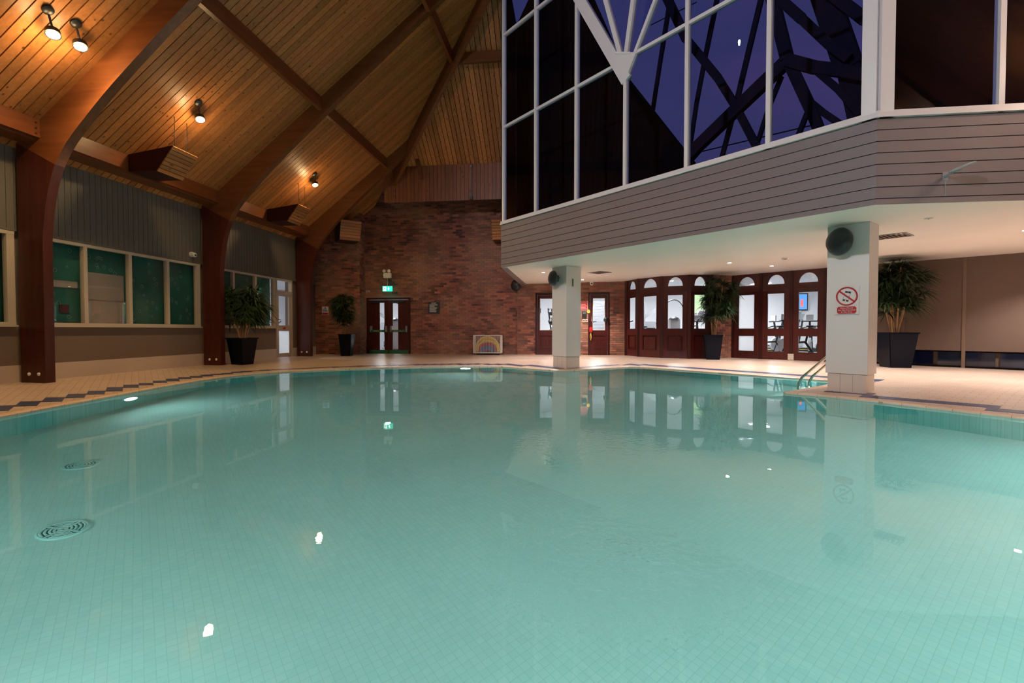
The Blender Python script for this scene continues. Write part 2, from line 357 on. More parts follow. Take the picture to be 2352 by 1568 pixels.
# ------------------------------------------------------------------ plan of the place
POOL = [(-6.21, 4.5), (-6.38, 5.3), (-6.58, 6.3), (-6.82, 7.3), (-6.95, 8.2), (-6.98, 9.0), (-6.82, 9.7), (-6.5, 10.25), (-6.05, 10.72), (-5.5, 11.15), (-4.8, 11.6), (-4.0, 12.0), (-3.2, 12.3), (-2.4, 12.45), (-1.83, 12.42),
        (-.98, 11.84), (-.45, 11.42), (-.11, 11.28), (.25, 11.5), (.63, 11.9), (1.21, 12.5), (1.5, 12.76), (1.85, 12.72), (3.3, 11.2), (5.0, 9.5), (3.22, 7.74), (3.64, 7.4), (4.03, 6.95), (4.5, 6.3), (4.9, 5.7), (5.4, 4.8), (5.7, 3.8), (5.6, 2.6), (5.1, 1.6), (4.2, .95), (2.5, .7),
        (0, .62), (-2.6, .7), (-4.4, 1.0), (-5.5, 1.9), (-6.0, 3.2)]
ROOM = [(-8.93, -8), (11, -8), (11, 9.8), (6.87, 13.93), (4.93, 15.5), (4.2, 15.1), (3.5, 14.85), (2.75, 15.1), (2.15, 15.75), (1.85, 16.65), (-7.42, 16.65), (-7.42, 16.2), (-8.93, 15.9)]
def inside(p, poly):
    c = False; n = len(poly)
    for i in range(n):
        a, b = poly[i], poly[i-1]
        if (a[1] > p[1]) != (b[1] > p[1]) and p[0] < (b[0]-a[0])*(p[1]-a[1])/(b[1]-a[1])+a[0]: c = not c
    return c
def dist(p, poly=POOL):
    best = 1e9; p = Vector(p[:2])
    for i in range(len(poly)):
        a, b = Vector(poly[i]), Vector(poly[i-1]); ab = b-a; t = max(0, min(1, (p-a).dot(ab)/ab.dot(ab))); best = min(best, (p-a-ab*t).length)
    return best
def deck_z(p): 
    t = min(1, max(0, (dist(p)-.14)/1.5)); return .025+.095*t
def offset_poly(poly, d):
    out = []; n = len(poly)
    for i in range(n):
        p0, p1, p2 = Vector(poly[i-1]), Vector(poly[i]), Vector(poly[(i+1) % n])
        a = (p1-p0).normalized(); b = (p2-p1).normalized(); na = Vector((-a.y, a.x)); nb_ = Vector((-b.y, b.x))
        m = (na+nb_); m = m.normalized()/max(.55, m.normalized().dot(na)); out.append(p1+m*d)
    return out

# ------------------------------------------------------------------ floor (pool deck), pool, water
def build_deck():
    ring = offset_poly(POOL, .14)    # outline runs clockwise: left normal points out
    if inside(ring[8], POOL): ring = offset_poly(POOL, -.14)
    pts = [Vector(p) for p in ring]; edges = [(i, (i+1) % len(ring)) for i in range(len(ring))]
    k = len(pts); pts += [Vector(p) for p in ROOM]; edges += [(k+i, k+(i+1) % len(ROOM)) for i in range(len(ROOM))]
    x = -8.7
    while x < 11:
        y = -7.7
        while y < 16.6:
            if inside((x, y), ROOM) and not inside((x, y), ring) and dist((x, y), ring) > .12: pts.append(Vector((x, y)))
            y += .45
        x += .45
    v, e, f, *_ = G.delaunay_2d_cdt(pts, edges, [], 0, 1e-5)
    bm = nb(); bv = [bm.verts.new((p.x, p.y, deck_z(p))) for p in v]
    for t in f:
        c = sum((v[i] for i in t), Vector((0, 0)))/len(t)
        if inside(c, ROOM) and not inside(c, ring): bm.faces.new([bv[i] for i in t])
    bmesh.ops.delete(bm, geom=[q for q in bm.verts if not q.link_faces], context='VERTS')
    for q in bm.faces:
        q.normal_update()
        if q.normal.z < 0: q.normal_flip()
    me = bpy.data.meshes.new('floor'); bm.to_mesh(me); bm.free(); me.materials.append(M['deck'])
    fl = bpy.data.objects.new('floor', me); COL.objects.link(fl)
    struct(fl, 'peach tiled pool deck laid diagonally around the pool', 'floor')
    # coping ring
    bm = nb(); n = len(POOL)
    prof = [(0.0, .004), (.0, .022), (.02, .030), (.14, .026)]
    loops = []
    for d, z in prof:
        pl = offset_poly(POOL, d) if ring[8] == offset_poly(POOL, .14)[8] else offset_poly(POOL, -d)
        loops.append([bm.verts.new((p.x, p.y, z)) for p in pl])
    for A, B in zip(loops, loops[1:]):
        for i in range(n): bm.faces.new((A[i], A[(i+1) % n], B[(i+1) % n], B[i]))
    finish('coping', bm, 'coping', fl)
    # stepped band of dark blue tiles, snapped to the diagonal tile grid
    line = offset_poly(POOL, .42) if ring[8] == offset_poly(POOL, .14)[8] else offset_poly(POOL, -.42)
    cs, sn = math.cos(R(45)), math.sin(R(45)); cells = {}
    for i in range(len(line)):
        a, b = line[i], line[(i+1) % len(line)]; L_ = (b-a).length; m = max(1, int(L_/.02))
        for s in range(m):
            p = a.lerp(b, s/m)
            if p.y < 3.5 or inside(p, POOL) or dist(p) < .3 or not inside(p, ROOM): continue
            q = (p.x*cs+p.y*sn, -p.x*sn+p.y*cs); cells[(math.floor(q[0]/.2), math.floor(q[1]/.1))] = 1
    cl = sorted(cells, key=lambda c: abs(c[0]*.2*cs-c[1]*.1*sn)+abs(c[0]*.2*sn+c[1]*.1*cs))
    me = None
    extra = nb()
    for j, c in enumerate(cl):
        u_, w_ = (c[0]+.5)*.2, (c[1]+.5)*.1; x, y = u_*cs-w_*sn, u_*sn+w_*cs; z = deck_z((x, y))
        g = [deck_z((x+dx, y+dy)) for dx, dy in ((.02, 0), (-.02, 0), (0, .02), (0, -.02))]
        nrm = Vector((-(g[0]-g[1])/.04, -(g[2]-g[3])/.04, 1)).normalized()
        mt = Matrix.Translation((x, y, z)) @ nrm.to_track_quat('Z', 'Y').to_matrix().to_4x4()
        # keep the tile's edges on the 45 degree grid
        xa = Vector((cs, sn, 0)); xa = (xa-nrm*xa.dot(nrm)).normalized(); ya = nrm.cross(xa)
        mt = Matrix.Translation((x, y, z)) @ Matrix((xa, ya, nrm)).transposed().to_4x4()
        if j < 290:
            if me is None: o = bxs('deck_tile', 'bluetile', fl, (-.098, .098, -.048, .048, -.004, .0035)); me = o.data
            else: o = bpy.data.objects.new('deck_tile', me); COL.objects.link(o); o.parent = fl
            o.matrix_local = mt
        else: box(extra, -.098, .098, -.048, .048, -.004, .0035, mt)
    if len(extra.verts): 
        o = finish('deck_tile_band', extra, 'bluetile', fl); o['kind'] = 'stuff'
    else: extra.free()
    return fl
floor = build_deck()
def sunk_pool():
    bm = nb(); D = -1.3; n = len(POOL)
    A = [bm.verts.new((*p, .004)) for p in POOL]; B = [bm.verts.new((*p, D)) for p in POOL]
    for i in range(n): bm.faces.new((A[i], A[(i+1) % n], B[(i+1) % n], B[i]))
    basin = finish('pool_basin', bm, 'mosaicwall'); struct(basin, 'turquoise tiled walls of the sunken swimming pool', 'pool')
    bm = nb(); bm.faces.new([bm.verts.new((*p, D)) for p in POOL]); bmesh.ops.triangulate(bm, faces=bm.faces)
    me = finish('basin_floor', bm, 'mosaic', basin)
    bm = nb(); f = bm.faces.new([bm.verts.new((*p, 0)) for p in POOL]); f.normal_update()
    if f.normal.z < 0: f.normal_flip()
    bmesh.ops.triangulate(bm, faces=bm.faces)
    mm = bpy.data.meshes.new('water'); bm.to_mesh(mm); bm.free(); mm.materials.append(M['water'])
    w = bpy.data.objects.new('water', mm); COL.objects.link(w)
    w['label'] = 'calm turquoise water filling the freeform swimming pool'; w['category'] = 'water'; w['kind'] = 'structure'
    return basin
basin = sunk_pool()
def pool_light(p, aim, label, z=-.42, k=1.0):
    p = Vector((p[0], p[1], z)); aim = Vector(aim).normalized()
    t = thing('pool_light', label, 'light', p, math.atan2(aim.y, aim.x), 'underwater lamps round the pool wall')
    part('rim', lambda b: lathe(b, [(.125, 0), (.125, .02), (.105, .024), (.105, .0)], axis=(1, 0, 0)), 'white', t, True)
    part('lens', lambda b: lathe(b, [(.103, .0), (.103, .014), (.08, .022), (0, .028)], axis=(1, 0, 0)), 'uw', t, True)
    lamp('AREA', 'pool_beam', (.06, 0, 0), POOL_W*k, (.72, 1, .98), .26, aim=(1, 0, .08), parent=t)
for p, a, l in (((-6.55, 6.35), (1, .2, 0), 'glowing round pool light under water below the left window wall'),
                ((-2.75, 12.36), (.1, -1, 0), 'glowing round pool light at the far edge, in front of the float cage'),
                ((-6.05, 3.0), (1, .1, 0), 'added unseen pool light in the left pool wall beside the camera'),  # from here on: unseen lamps added to spread light over the basin floor
                ((5.52, 4.4), (-1, 0, 0), 'added unseen pool light in the right pool wall, farther one'),
                ((5.62, 2.9), (-1, .3, 0), 'added unseen pool light in the right pool wall, nearer one'),
                ((4.9, 1.4), (-.8, .6, 0), 'added unseen pool light in the near right curve of the pool wall'),
                ((-4.6, 1.12), (.4, 1, 0), 'added unseen pool light in the near left curve of the pool wall'),
                ((-2.0, .70), (0, 1, 0), 'added unseen pool light in the near pool wall left of the camera'),
                ((.4, .64), (0, 1, 0), 'added unseen pool light in the near pool wall under the camera'),
                ((4.25, 8.83), (-1, 1, 0), 'added unseen pool light in the hidden pool wall under the near column'),
                ((2.6, .76), (-.1, 1, 0), 'added unseen pool light in the near pool wall right of the camera')):
    pool_light(p, a, l, k=.8 if 'glowing' in l else .75 if 'near pool wall' in l or 'near left' in l else 1.35)
def drain(px, py, label, r=.14):
    c = uz(px, py, 0); q = c.xy; h = Vector(q).length
    # follow the refracted ray down to the basin floor
    inc = math.atan2(h, EYE); rf = math.asin(math.sin(inc)/1.333); q = q*(1+1.3*math.tan(rf)/h)
    t = thing('floor_grating', label, 'drain', (q[0], q[1], -1.3), 0, 'round outlet covers on the pool floor')
    part('rim', lambda b: lathe(b, [(r, 0), (r, .012), (r-.01, .018), (r-.02, .014), (r-.02, 0)], n=40), 'drain', t, True)
    part('plate', lambda b: lathe(b, [(r-.02, .0), (r-.02, .008), (0, .010)], n=36), 'drainslot', t, True)
    bm = nb()
    for k in range(5):
        r0 = .022+k*.0235
        for a in range(4): 
            pts = [(math.cos(R(a*90+12+i*11))*r0, math.sin(R(a*90+12+i*11))*r0, .013) for i in range(7)]; tube(bm, pts, .0075, 6)
    for a in range(4): box(bm, -.008, .008, .01, r-.02, .008, .018, Matrix.Rotation(R(a*90), 4, 'Z'))
    finish('slotted_cover', bm, 'drain', t)
drain(145, 1217, 'round slotted drain cover on the pool floor, lower left and nearer')
drain(185, 1068, 'round slotted drain cover on the pool floor, farther of the two')

# ------------------------------------------------------------------ roof: left slope, right slope, hipped end
K = .79
def zc(x): return 4.32+K*(8.4-abs(x))
def roof():
    c = sroot('ceiling', 'sloping timber boarded ceiling over the left side of the hall', 'ceiling')
    # dark deck above the boards
    bm = nb(); h = .06
    ys = [-8, 11.28, 17]
    def strip(pts): 
        vb = [bm.verts.new((x, y, zc(x)+.045)) for x, y in pts]; vt = [bm.verts.new((x, y, zc(x)+.2)) for x, y in pts]
        bm.faces.new(vb[::-1]); bm.faces.new(vt); n = len(pts)
        for i in range(n): bm.faces.new((vb[i], vb[(i+1) % n], vt[(i+1) % n], vt[i]))
    strip([(-9.2, -8), (0, -8), (0, 10.0), (-1.68, 11.68), (-1.68, 11.28), (-7.2, 16.8), (-9.2, 16.8)])
    finish('roof_deck', bm, 'backing', c)
    def xe(y): return min(0, 10-y) if y < 11.6 else 9.6-y
    i = 0; y = 1.05-.14*60
    first = None; n = 0
    while y < 16.5:
        w = .124; x0 = -8.95; a, b = xe(y), xe(y+w); x1a, x1b = a-.01, b-.01
        bm = nb()
        hexa(bm, [(x0, y, zc(x0)), (x1a, y, zc(x1a)), (x1b, y+w, zc(x1b)), (x0, y+w, zc(x0)), (x0, y, zc(x0)+.022), (x1a, y, zc(x1a)+.022), (x1b, y+w, zc(x1b)+.022), (x0, y+w, zc(x0)+.022)])
        finish('plank', bm, 'plankX', c); y += .14
    # right slope
    c2 = sroot('ceiling', 'sloping timber boarded ceiling over the right side of the hall', 'ceiling')
    bm = nb(); pts = [(0, -8), (11.2, -8), (11.2, 6.4), (3.7, 6.4), (0, 10.05)]
    vb = [bm.verts.new((x, y, zc(min(x, 8.9))+.035)) for x, y in pts]; vt = [bm.verts.new((x, y, zc(min(x, 8.9))+.2)) for x, y in pts]
    bm.faces.new(vb[::-1]); bm.faces.new(vt)
    for i in range(5): bm.faces.new((vb[i], vb[(i+1) % 5], vt[(i+1) % 5], vt[i]))
    finish('roof_deck', bm, 'backing', c2)
    y = -7.9
    while y < 9.9:
        w = .19; e = 8.9 if y+w < 6.4 else 10-y-w; bm = nb()
        if e > .15:
            hexa(bm, [(.01, y, zc(0)), (e, y, zc(e)), (e, y+w, zc(e)), (.01, y+w, zc(0)), (.01, y, zc(0)+.022), (e, y, zc(e)+.022), (e, y+w, zc(e)+.022), (.01, y+w, zc(0)+.022)])
            finish('plank', bm, 'plankX', c2)
        else: bm.free()
        y += .2
    # hipped end
    c3 = sroot('ceiling', 'timber boarded hipped end of the ceiling above the brick wall', 'ceiling')
    def ze(y): return 8.43-K*(y-12.8)
    x = -6.17
    while x < -1.72:
        w = .124; ya, yb = max(9.6-x, 10.9), max(9.6-x-w, 10.9); y1 = 15.42
        if y1 > ya+.05:
            bm = nb(); hexa(bm, [(x, ya, ze(ya)), (x+w, yb, ze(yb)), (x+w, y1, ze(y1)), (x, y1, ze(y1)), (x, ya, ze(ya)+.022), (x+w, yb, ze(yb)+.022), (x+w, y1, ze(y1)+.022), (x, y1, ze(y1)+.022)])
            finish('plank', bm, 'plankY', c3)
        x += .14
    bm = nb(); pts = [(-6.2, 15.8), (-6.2, 15.45), (-1.68, 11.28), (-1.68, 15.45)]
    A = [(-5.9, 15.5), (-1.66, 11.26), (-1.66, 15.5)]
    vb = [bm.verts.new((a, b, ze(b)+.035)) for a, b in A]; vt = [bm.verts.new((a, b, ze(b)+.2)) for a, b in A]
    bm.faces.new(vb[::-1]); bm.faces.new(vt)
    for i in range(3): bm.faces.new((vb[i], vb[(i+1) % 3], vt[(i+1) % 3], vt[i]))
    box(bm, -9.2, -1.5, 15.45, 16.95, 6.45, 6.6)
    finish('roof_deck', bm, 'backing', c3)
    # vertical boarded bulkhead
    bh = sroot('wall_bulkhead', 'dark vertical boarded bulkhead above the brick back wall', 'wall')
    bxs('core', 'backing', bh, (-6.16, -1.7, 15.425, 15.47, 5.22, 6.37))
    x = -6.17; b0 = None
    while x < -1.75:
        if b0 is None: b0 = bxs('board', 'plankZ', bh, (0, .122, 0, .022, 5.2, 6.37)); o = b0
        else: o = bpy.data.objects.new('board', b0.data); COL.objects.link(o); o.parent = bh
        o.location = (x, 15.40, 0); x += .13
    # purlins
    def purlin(x, z, y0, y1, lab): 
        o = bxs('purlin', 'glulamY', None, (x-.045, x+.045, y0, y1, z, zc(x)+.0)); tag(o, lab, 'beam', 'purlins under the sloping ceiling')
    for a, b, w in ((YS[0]+.15, YS[1], 'behind the camera'), (YS[1]+.15, YS[2], 'in the bay left of the nearest visible arch'), (YS[2]+.15, YS[3], 'between the first and second arches'), (YS[3]+.15, YS[4], 'between the second arch and the last arch')):
        purlin(-5.8, 6.08, a, b, 'lower timber purlin '+w)
        purlin(-3.2, 8.12, a, min(b, 12.75), 'upper timber purlin '+w)
    o = bxs('purlin', 'glulam', None, (-3.2, -1.7, 12.74, 12.83, 8.12, 8.4)); tag(o, 'short timber purlin across the hipped end beside the gallery glazing', 'beam', 'purlins under the sloping ceiling')
YS = [-1.1, 2.83, 6.73, 10.63, 14.64]
roof()
def arch_prof():
    ins = [(-8.4, .1), (-8.4, 2.2), (-8.36, 2.75), (-8.28, 3.2), (-8.14, 3.6), (-7.92, 3.95), (-7.6, 4.3), (-7.15, 4.75), (-6.5, 5.33), (-5.53, 6.17), (-3.31, 8.06), (-1.6, 9.5), (0, 10.66)]
    out = [ins[0]]
    for i in range(1, len(ins)-1):       # smooth the knee with a Catmull-Rom pass
        p0, p1, p2, p3 = ins[i-1], ins[i], ins[i+1], ins[min(i+2, len(ins)-1)]
        for k in range(4 if i < 9 else 1):
            t = k/4; out.append(tuple(.5*(2*p1[j]+(p2[j]-p0[j])*t+(2*p0[j]-5*p1[j]+4*p2[j]-p3[j])*t*t+(3*p1[j]-p0[j]-3*p2[j]+p3[j])*t**3) for j in (0, 1)))
    return out+[ins[-1]]
def arch(y0, label, mirror=False, xend=0.0):
    ins = arch_prof(); t = thing('timber_arch', label, 'arch', (0, 0, 0), 0, 'curved glulam arches along the hall')
    if xend < 0: 
        k = [p for p in ins if p[0] < xend]; a = k[-1]; b = ins[len(k)]; q = (xend-a[0])/(b[0]-a[0]); ins = k+[(xend, a[1]+q*(b[1]-a[1]))]
    for s in ((-1, 1) if mirror else (1,)):
        out = [(ins[-1][0], zc(ins[-1][0])+.03), (-8.4, 4.33), (-8.82, 4.02), (-8.82, .1)]
        bm = nb(); pts = [(p[0]*s, p[1]) for p in ins+out]
        # outline in x-z, pushed along y; build as a strip so the long concave outline stays clean
        outer = []
        for (x, z) in ins:
            if z < 3.61: outer.append((-8.85, .1+(z-.1)*3.88/3.5))
            elif x < -7.4: xo = -8.85+(x+8.14)/.74*1.45; outer.append((xo, zc(xo)+.015))
            else: outer.append((x, zc(x)+.015))
        cut = max(i for i, p in enumerate(ins) if p[1] < 3.61)
        for i in range(len(ins)-1):
            if i == cut:
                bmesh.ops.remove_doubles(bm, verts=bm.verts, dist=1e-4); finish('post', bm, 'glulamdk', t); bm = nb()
            a, b, c, d = ins[i], ins[i+1], outer[i+1], outer[i]
            vs = [bm.verts.new((p[0]*s, y, p[1])) for y in (y0, y0+.15) for p in (a, b, c, d)]
            if i in (0, cut): bm.faces.new((vs[0], vs[3], vs[7], vs[4]))
            if i in (cut-1, len(ins)-2): bm.faces.new((vs[1], vs[2], vs[6], vs[5]))
            bm.faces.new((vs[0], vs[1], vs[2], vs[3])); bm.faces.new((vs[7], vs[6], vs[5], vs[4])); bm.faces.new((vs[0], vs[4], vs[5], vs[1])); bm.faces.new((vs[3], vs[2], vs[6], vs[7]))
        bmesh.ops.remove_doubles(bm, verts=bm.verts, dist=1e-4)
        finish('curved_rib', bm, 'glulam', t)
    for xx in (-8.7, -8.52):
        part('bolt_cap', lambda b: lathe(b, [(.028, 0), (.028, .008), (.018, .016), (0, .018)], (xx, y0, .26), (0, -1, 0), 16), 'white', t, True)
    return t
arch(YS[0], 'curved timber arch behind the camera', True)
arch(YS[1], 'curved timber arch beside the camera', True)
arch(YS[2], 'curved timber arch nearest in view, at the left edge', False, -.2)
arch(YS[3], 'curved timber arch in the middle, left of the tall potted palm', False, -.7)
arch(YS[4], 'curved timber arch farthest away, beside the glazed door', False, -4.95)
def hip():
    a = Vector((-1.2, 10.8, 0)); b = Vector((-5.85, 15.45, 0)); za, zb = zc(-1.2), zc(-5.85)
    d = (b-a).normalized(); nn = Vector((-d.y, d.x, 0))*.05
    bm = nb(); lo = .42
    hexa(bm, [Vector((*p.xy, z)) for p, z in ((a-nn, za-lo), (b-nn, zb-.62), (b+nn, zb-.62), (a+nn, za-lo), (a-nn, za+.01), (b-nn, zb-.05), (b+nn, zb-.05), (a+nn, za+.01))])
    o = finish('hip_rafter', bm, 'glulam'); tag(o, 'long timber hip rafter running down to a free end over the brick wall', 'beam')
    p, q = uy(952, 345, 15.2), uy(968, 410, 15.2); bm = nb(); dd = (q-p)
    hexa(bm, [q+Vector((-.06, 0, 0)), q+Vector((.06, 0, 0)), q+Vector((.06, .07, 0)), q+Vector((-.06, .07, 0)), p+Vector((-.06, 0, .1)), p+Vector((.06, 0, .1)), p+Vector((.06, .07, .1)), p+Vector((-.06, .07, .1))])
    tag(finish('strut', bm, 'glulam'), 'short timber strut hanging beside the lower end of the hip rafter', 'beam')
hip()
def eaves(a, b, lab):
    t = thing('eaves_beam', lab, 'beam', (0, 0, 0), 0, 'eaves beams between the arches')
    bxs('beam', 'glulamY', t, (-8.5, -8.40, a, b, 4.03, 4.315))
    bxs('packing', 'glulamY', t, (-8.92, -8.47, a, b, 3.99, 4.06))
    for y in (a+.06, b-.06):
        for k in range(3): part('bolt', lambda bb: lathe(bb, [(.014, 0), (.014, .008), (0, .01)], (-8.40, y, 4.08+k*.085), (1, 0, 0), 8), 'black', t)
for i, w in enumerate(('beside the camera', 'at the left edge of the view', 'between the nearest arch and the middle arch', 'between the middle arch and the last arch')):
    eaves(YS[i]+.15, YS[i+1], 'timber eaves beam '+w)
eaves(YS[4]+.15, 16.0, 'short timber eaves beam past the last arch')

# ------------------------------------------------------------------ left wall, windows, cladding
wl = sroot('wall_left', 'brown painted wall under the left row of windows', 'wall', (-8.93, 0, 0), R(90))   # local x = world Y, local y = away
DOORH = (13.62, 14.47, .1, 2.56)
bm = nb(); slab_holes(bm, -8, 16.0, .1, 4.1, .05, .22, [(-7.8, -1.1, 1.05, 2.56), (-.9, 2.83, 1.05, 2.56), (3.0, 6.72, 1.05, 2.56), (6.9, 10.62, 1.05, 2.56), (10.8, 13.62, 1.05, 2.56), DOORH])
finish('masonry', bm, 'wallbrown', wl)
bm = nb(); slab_holes(bm, -8, 16.0, .1, 1.04, .0, .05, [DOORH]); finish('painted_panel', bm, 'wallbrown', wl)
bb = sroot('baseboard_left', 'off-white upstand along the foot of the left wall', 'skirting', (-8.93, 0, 0), R(90))
bm = nb(); slab_holes(bm, -8, 16.0, .1, .40, -.02, .0, [DOORH]); finish('upstand', bm, 'upstand', bb)
cl = sroot('wall_cladding', 'grey vertical board cladding above the left windows', 'wall', (-8.93, 0, 0), R(90))
bxs('core', 'backing', cl, (-8, 16, .02, .05, 2.62, 4.1))
x = -1.1; b0 = None
while x < 15.9:
    if b0 is None: o = b0 = bxs('board', 'cladL', cl, (0, .104, -.012, .03, 2.60, 4.05))
    else: o = bpy.data.objects.new('board', b0.data); COL.objects.link(o); o.parent = cl
    o.location = (x, 0, 0); x += .112
bxs('trim_strip', 'cladL', cl, (-8, 16, -.03, .03, 2.565, 2.60))
WN = 0
def window_row(y0, cuts, y1, door=False):
    global WN; WN += 1
    t = sroot('window_%d' % WN, ['window of painted teal panes beside the camera', 'window of painted teal panes cut by the left edge of the view', 'four-pane teal window with white ring decals and one grey board', 'three-pane teal window behind the tall potted palm'][WN-1], 'window', (-8.93, 0, 0), R(90))
    z0, z1 = 1.05, 2.56; e = [y0]+cuts+[y1]; fr = []
    bm = nb(); box(bm, y0, y1, -.025, .06, z1-.055, z1); box(bm, y0, y1, -.025, .06, z0, z0+.05)
    box(bm, y0, y0+.11, -.02, .06, z0+.05, z1-.055); box(bm, y1-.11, y1, -.02, .06, z0+.05, z1-.055)
    for c in cuts: box(bm, c-.035, c+.035, -.022, .06, z0+.05, z1-.055)
    finish('frame', bm, 'cream', t); bxs('sill', 'cream', t, (y0, y1, -.07, .0, z0-.025, z0+.005))
    for a, b in zip(e, e[1:]): bxs('pane', 'glass', t, (a+.02, b-.02, .02, .028, z0+.04, z1-.05))
    bxs('backing_board', 'tealboard', t, (y0+.02, y1-.02, .15, .17, z0, z1))
    for i, (a, b) in enumerate(zip(e, e[1:])):
        bm = nb(); m = 0
        for k in range(60):
            cx, cz = random.uniform(a+.12, b-.12), random.uniform(z0+.12, z1-.14)
            if WN == 3 and i == 1 and cz < 2.1: continue
            if m > (9 if WN == 3 and i == 1 else 17): break
            m += 1; r = random.uniform(.018, .034); nn = 9
            pts = [(cx+math.cos(R(q*40))*r*random.uniform(.8, 1.2), .147, cz+math.sin(R(q*40))*r*random.uniform(.9, 1.3)) for q in range(nn)]
            tube(bm, pts, .0028, 4, True)
        o = finish('ring_decals', bm, 'decal', t); o['kind'] = 'stuff'
    if WN == 3:
        a, b = e[1], e[2]
        bxs('grey_board', 'greyboard', t, (a+.03, b-.02, .12, .14, z0+.02, 2.07)); bxs('grey_rail', 'greyboard', t, (a+.03, b-.02, .112, .12, 1.55, 1.565))
        bxs('red_notice', 'mahog', t, (e[0]+.62, e[0]+.78, .135, .148, 1.28, 1.43))
        bxs('pale_band', 'greyboard', t, (e[0]+.1, e[1]-.02, .135, .148, 1.74, 1.86))
window_row(-.9, [.05, .97, 1.9], 2.82)
window_row(3.0, [3.95, 4.87, 5.78], 6.72)
window_row(6.9, [7.86, 8.77, 9.69], 10.62)
window_row(10.8, [11.79, 12.69], 13.60)

# glazed side door
def side_door():
    t = sroot('door_1', 'cream framed glazed door in the left wall, lit from the room behind', 'door', (-8.93, 0, 0), R(90))
    x0, x1 = 13.62, 14.47
    bm = nb(); box(bm, x0, x0+.05, -.03, .08, .12, 2.56); box(bm, x1-.05, x1, -.03, .08, .12, 2.56); box(bm, x0+.05, x1-.05, -.03, .08, 2.5, 2.56); box(bm, x0+.05, x1-.05, -.03, .08, 2.13, 2.19)
    finish('door_frame', bm, 'cream', t)
    bxs('fanlight', 'glass', t, (x0+.05, x1-.05, .02, .03, 2.19, 2.5))
    bm = nb(); a, b = x0+.055, x1-.055
    for q in ((a, a+.09, .13, 2.12), (b-.09, b, .13, 2.12), (a+.09, b-.09, 2.03, 2.12), (a+.09, b-.09, .13, .25), (a+.09, b-.09, .95, 1.12)): box(bm, q[0], q[1], -.01, .04, q[2], q[3])
    lf = finish('door_leaf', bm, 'cream', t)
    bxs('pane', 'glass', lf, (a+.09, b-.09, .01, .02, 1.12, 2.03)); bxs('pane', 'frost', lf, (a+.09, b-.09, .01, .02, .25, .95))
    bxs('red_label', 'red', lf, ((a+b)/2-.07, (a+b)/2+.07, -.014, -.01, 1.0, 1.06))
    part('handle', lambda m: tube(m, [(a+.045, -.01, 1.3), (a+.045, -.05, 1.3), (a+.13, -.05, 1.3)], .009, 8), 'black', lf)
side_door()

# ------------------------------------------------------------------ brickwork
BR = [None]
def brick_mesh():
    bm = nb(); v = box(bm, -.1065, .1065, -.012, .02, -.0325, .0325)
    me = bpy.data.meshes.new('brick'); bm.to_mesh(me); bm.free(); me.materials.append(M['brick']); return me
def brick_wall(t, L_, z0, z1, holes=(), n_ind=300, thick=.22):
    bm = nb(); slab_holes(bm, 0, L_, z0, z1, 0.0, thick, holes); finish('mortar_bed', bm, 'mortar', t)
    if BR[0] is None: BR[0] = brick_mesh()
    cells = []; r = 0; z = z0+.037
    while z+.03 < z1:
        x = .1125 if r % 2 == 0 else 0.0
        while x-.1065 < L_:
            a, b = max(.002, x-.1065), min(L_-.002, x+.1065)
            for h in holes:
                if h[2]-.03 < z < h[3]+.03:
                    if a < h[0] < b: b = h[0]-.004
                    if a < h[1] < b and not (a < h[0]): a = h[1]+.004
                    if h[0] <= a and b <= h[1]: b = a
            if b-a > .03: cells.append((a, b, z))
            x += .225
        z += .075; r += 1
    full = [c for c in cells if c[1]-c[0] > .21 and .75 < c[2]]
    full.sort(key=lambda c: abs(c[2]-1.6)); ind = set(full[:n_ind])
    bm = nb()
    for c in cells:
        j = random.uniform(-.003, .003)
        if c in ind:
            o = bpy.data.objects.new('brick', BR[0]); COL.objects.link(o); o.parent = t; o.location = ((c[0]+c[1])/2, j, c[2])
        else: box(bm, c[0], c[1], -.012+j, .02, c[2]-.0325, c[2]+.0325)
    o = finish('brickwork', bm, 'brick', t); o['kind'] = 'stuff'
wb = sroot('wall_back', 'tall red brick back wall of the pool hall', 'wall', (-7.42, 16.65, 0), 0)
dd0, dd1 = uy(843, 750, 16.65).x+7.42, uy(943, 750, 16.65).x+7.42
brick_wall(wb, 5.74, .1, 6.5, [(dd0, dd1, .1, 2.14)], 300)
w2 = sroot('wall_corner', 'brick return wall between the last timber arch and the tall back wall', 'wall', (-8.93, 15.9, 0), math.atan2(.3, 1.51))
brick_wall(w2, 1.545, .1, 6.3, (), 120)
w2b = sroot('wall_step', 'narrow brick step at the corner of the back wall', 'wall', (-7.42, 16.2, 0), R(90)); brick_wall(w2b, .44, .1, 6.3, (), 0, .1)
w3 = sroot('wall_far', 'lit orange brick wall under the gallery beside the far column', 'wall', (-1.84, 16.6, 0), 0)
e0, e1 = uy(1230, 750, 16.6).x+1.84, uy(1283, 750, 16.6).x+1.84; g0, g1 = uy(1351, 750, 16.6).x+1.84, uy(1400, 750, 16.6).x+1.84
brick_wall(w3, 3.69, .1, 2.75, [(e0, e1, .1, 2.26), (g0, g1, .1, 2.26)], 300)
w4 = sroot('wall_pier', 'narrow brick pier behind the potted palm, between the bay and the glazed doors', 'wall', (4.2, 15.1, 0), math.atan2(.4, .73)); brick_wall(w4, .83, .1, 2.8, (), 200, .15)
bxs('corner_reveal', 'mortar', w3, (-.012, .0, -.01, .06, .1, 2.75))

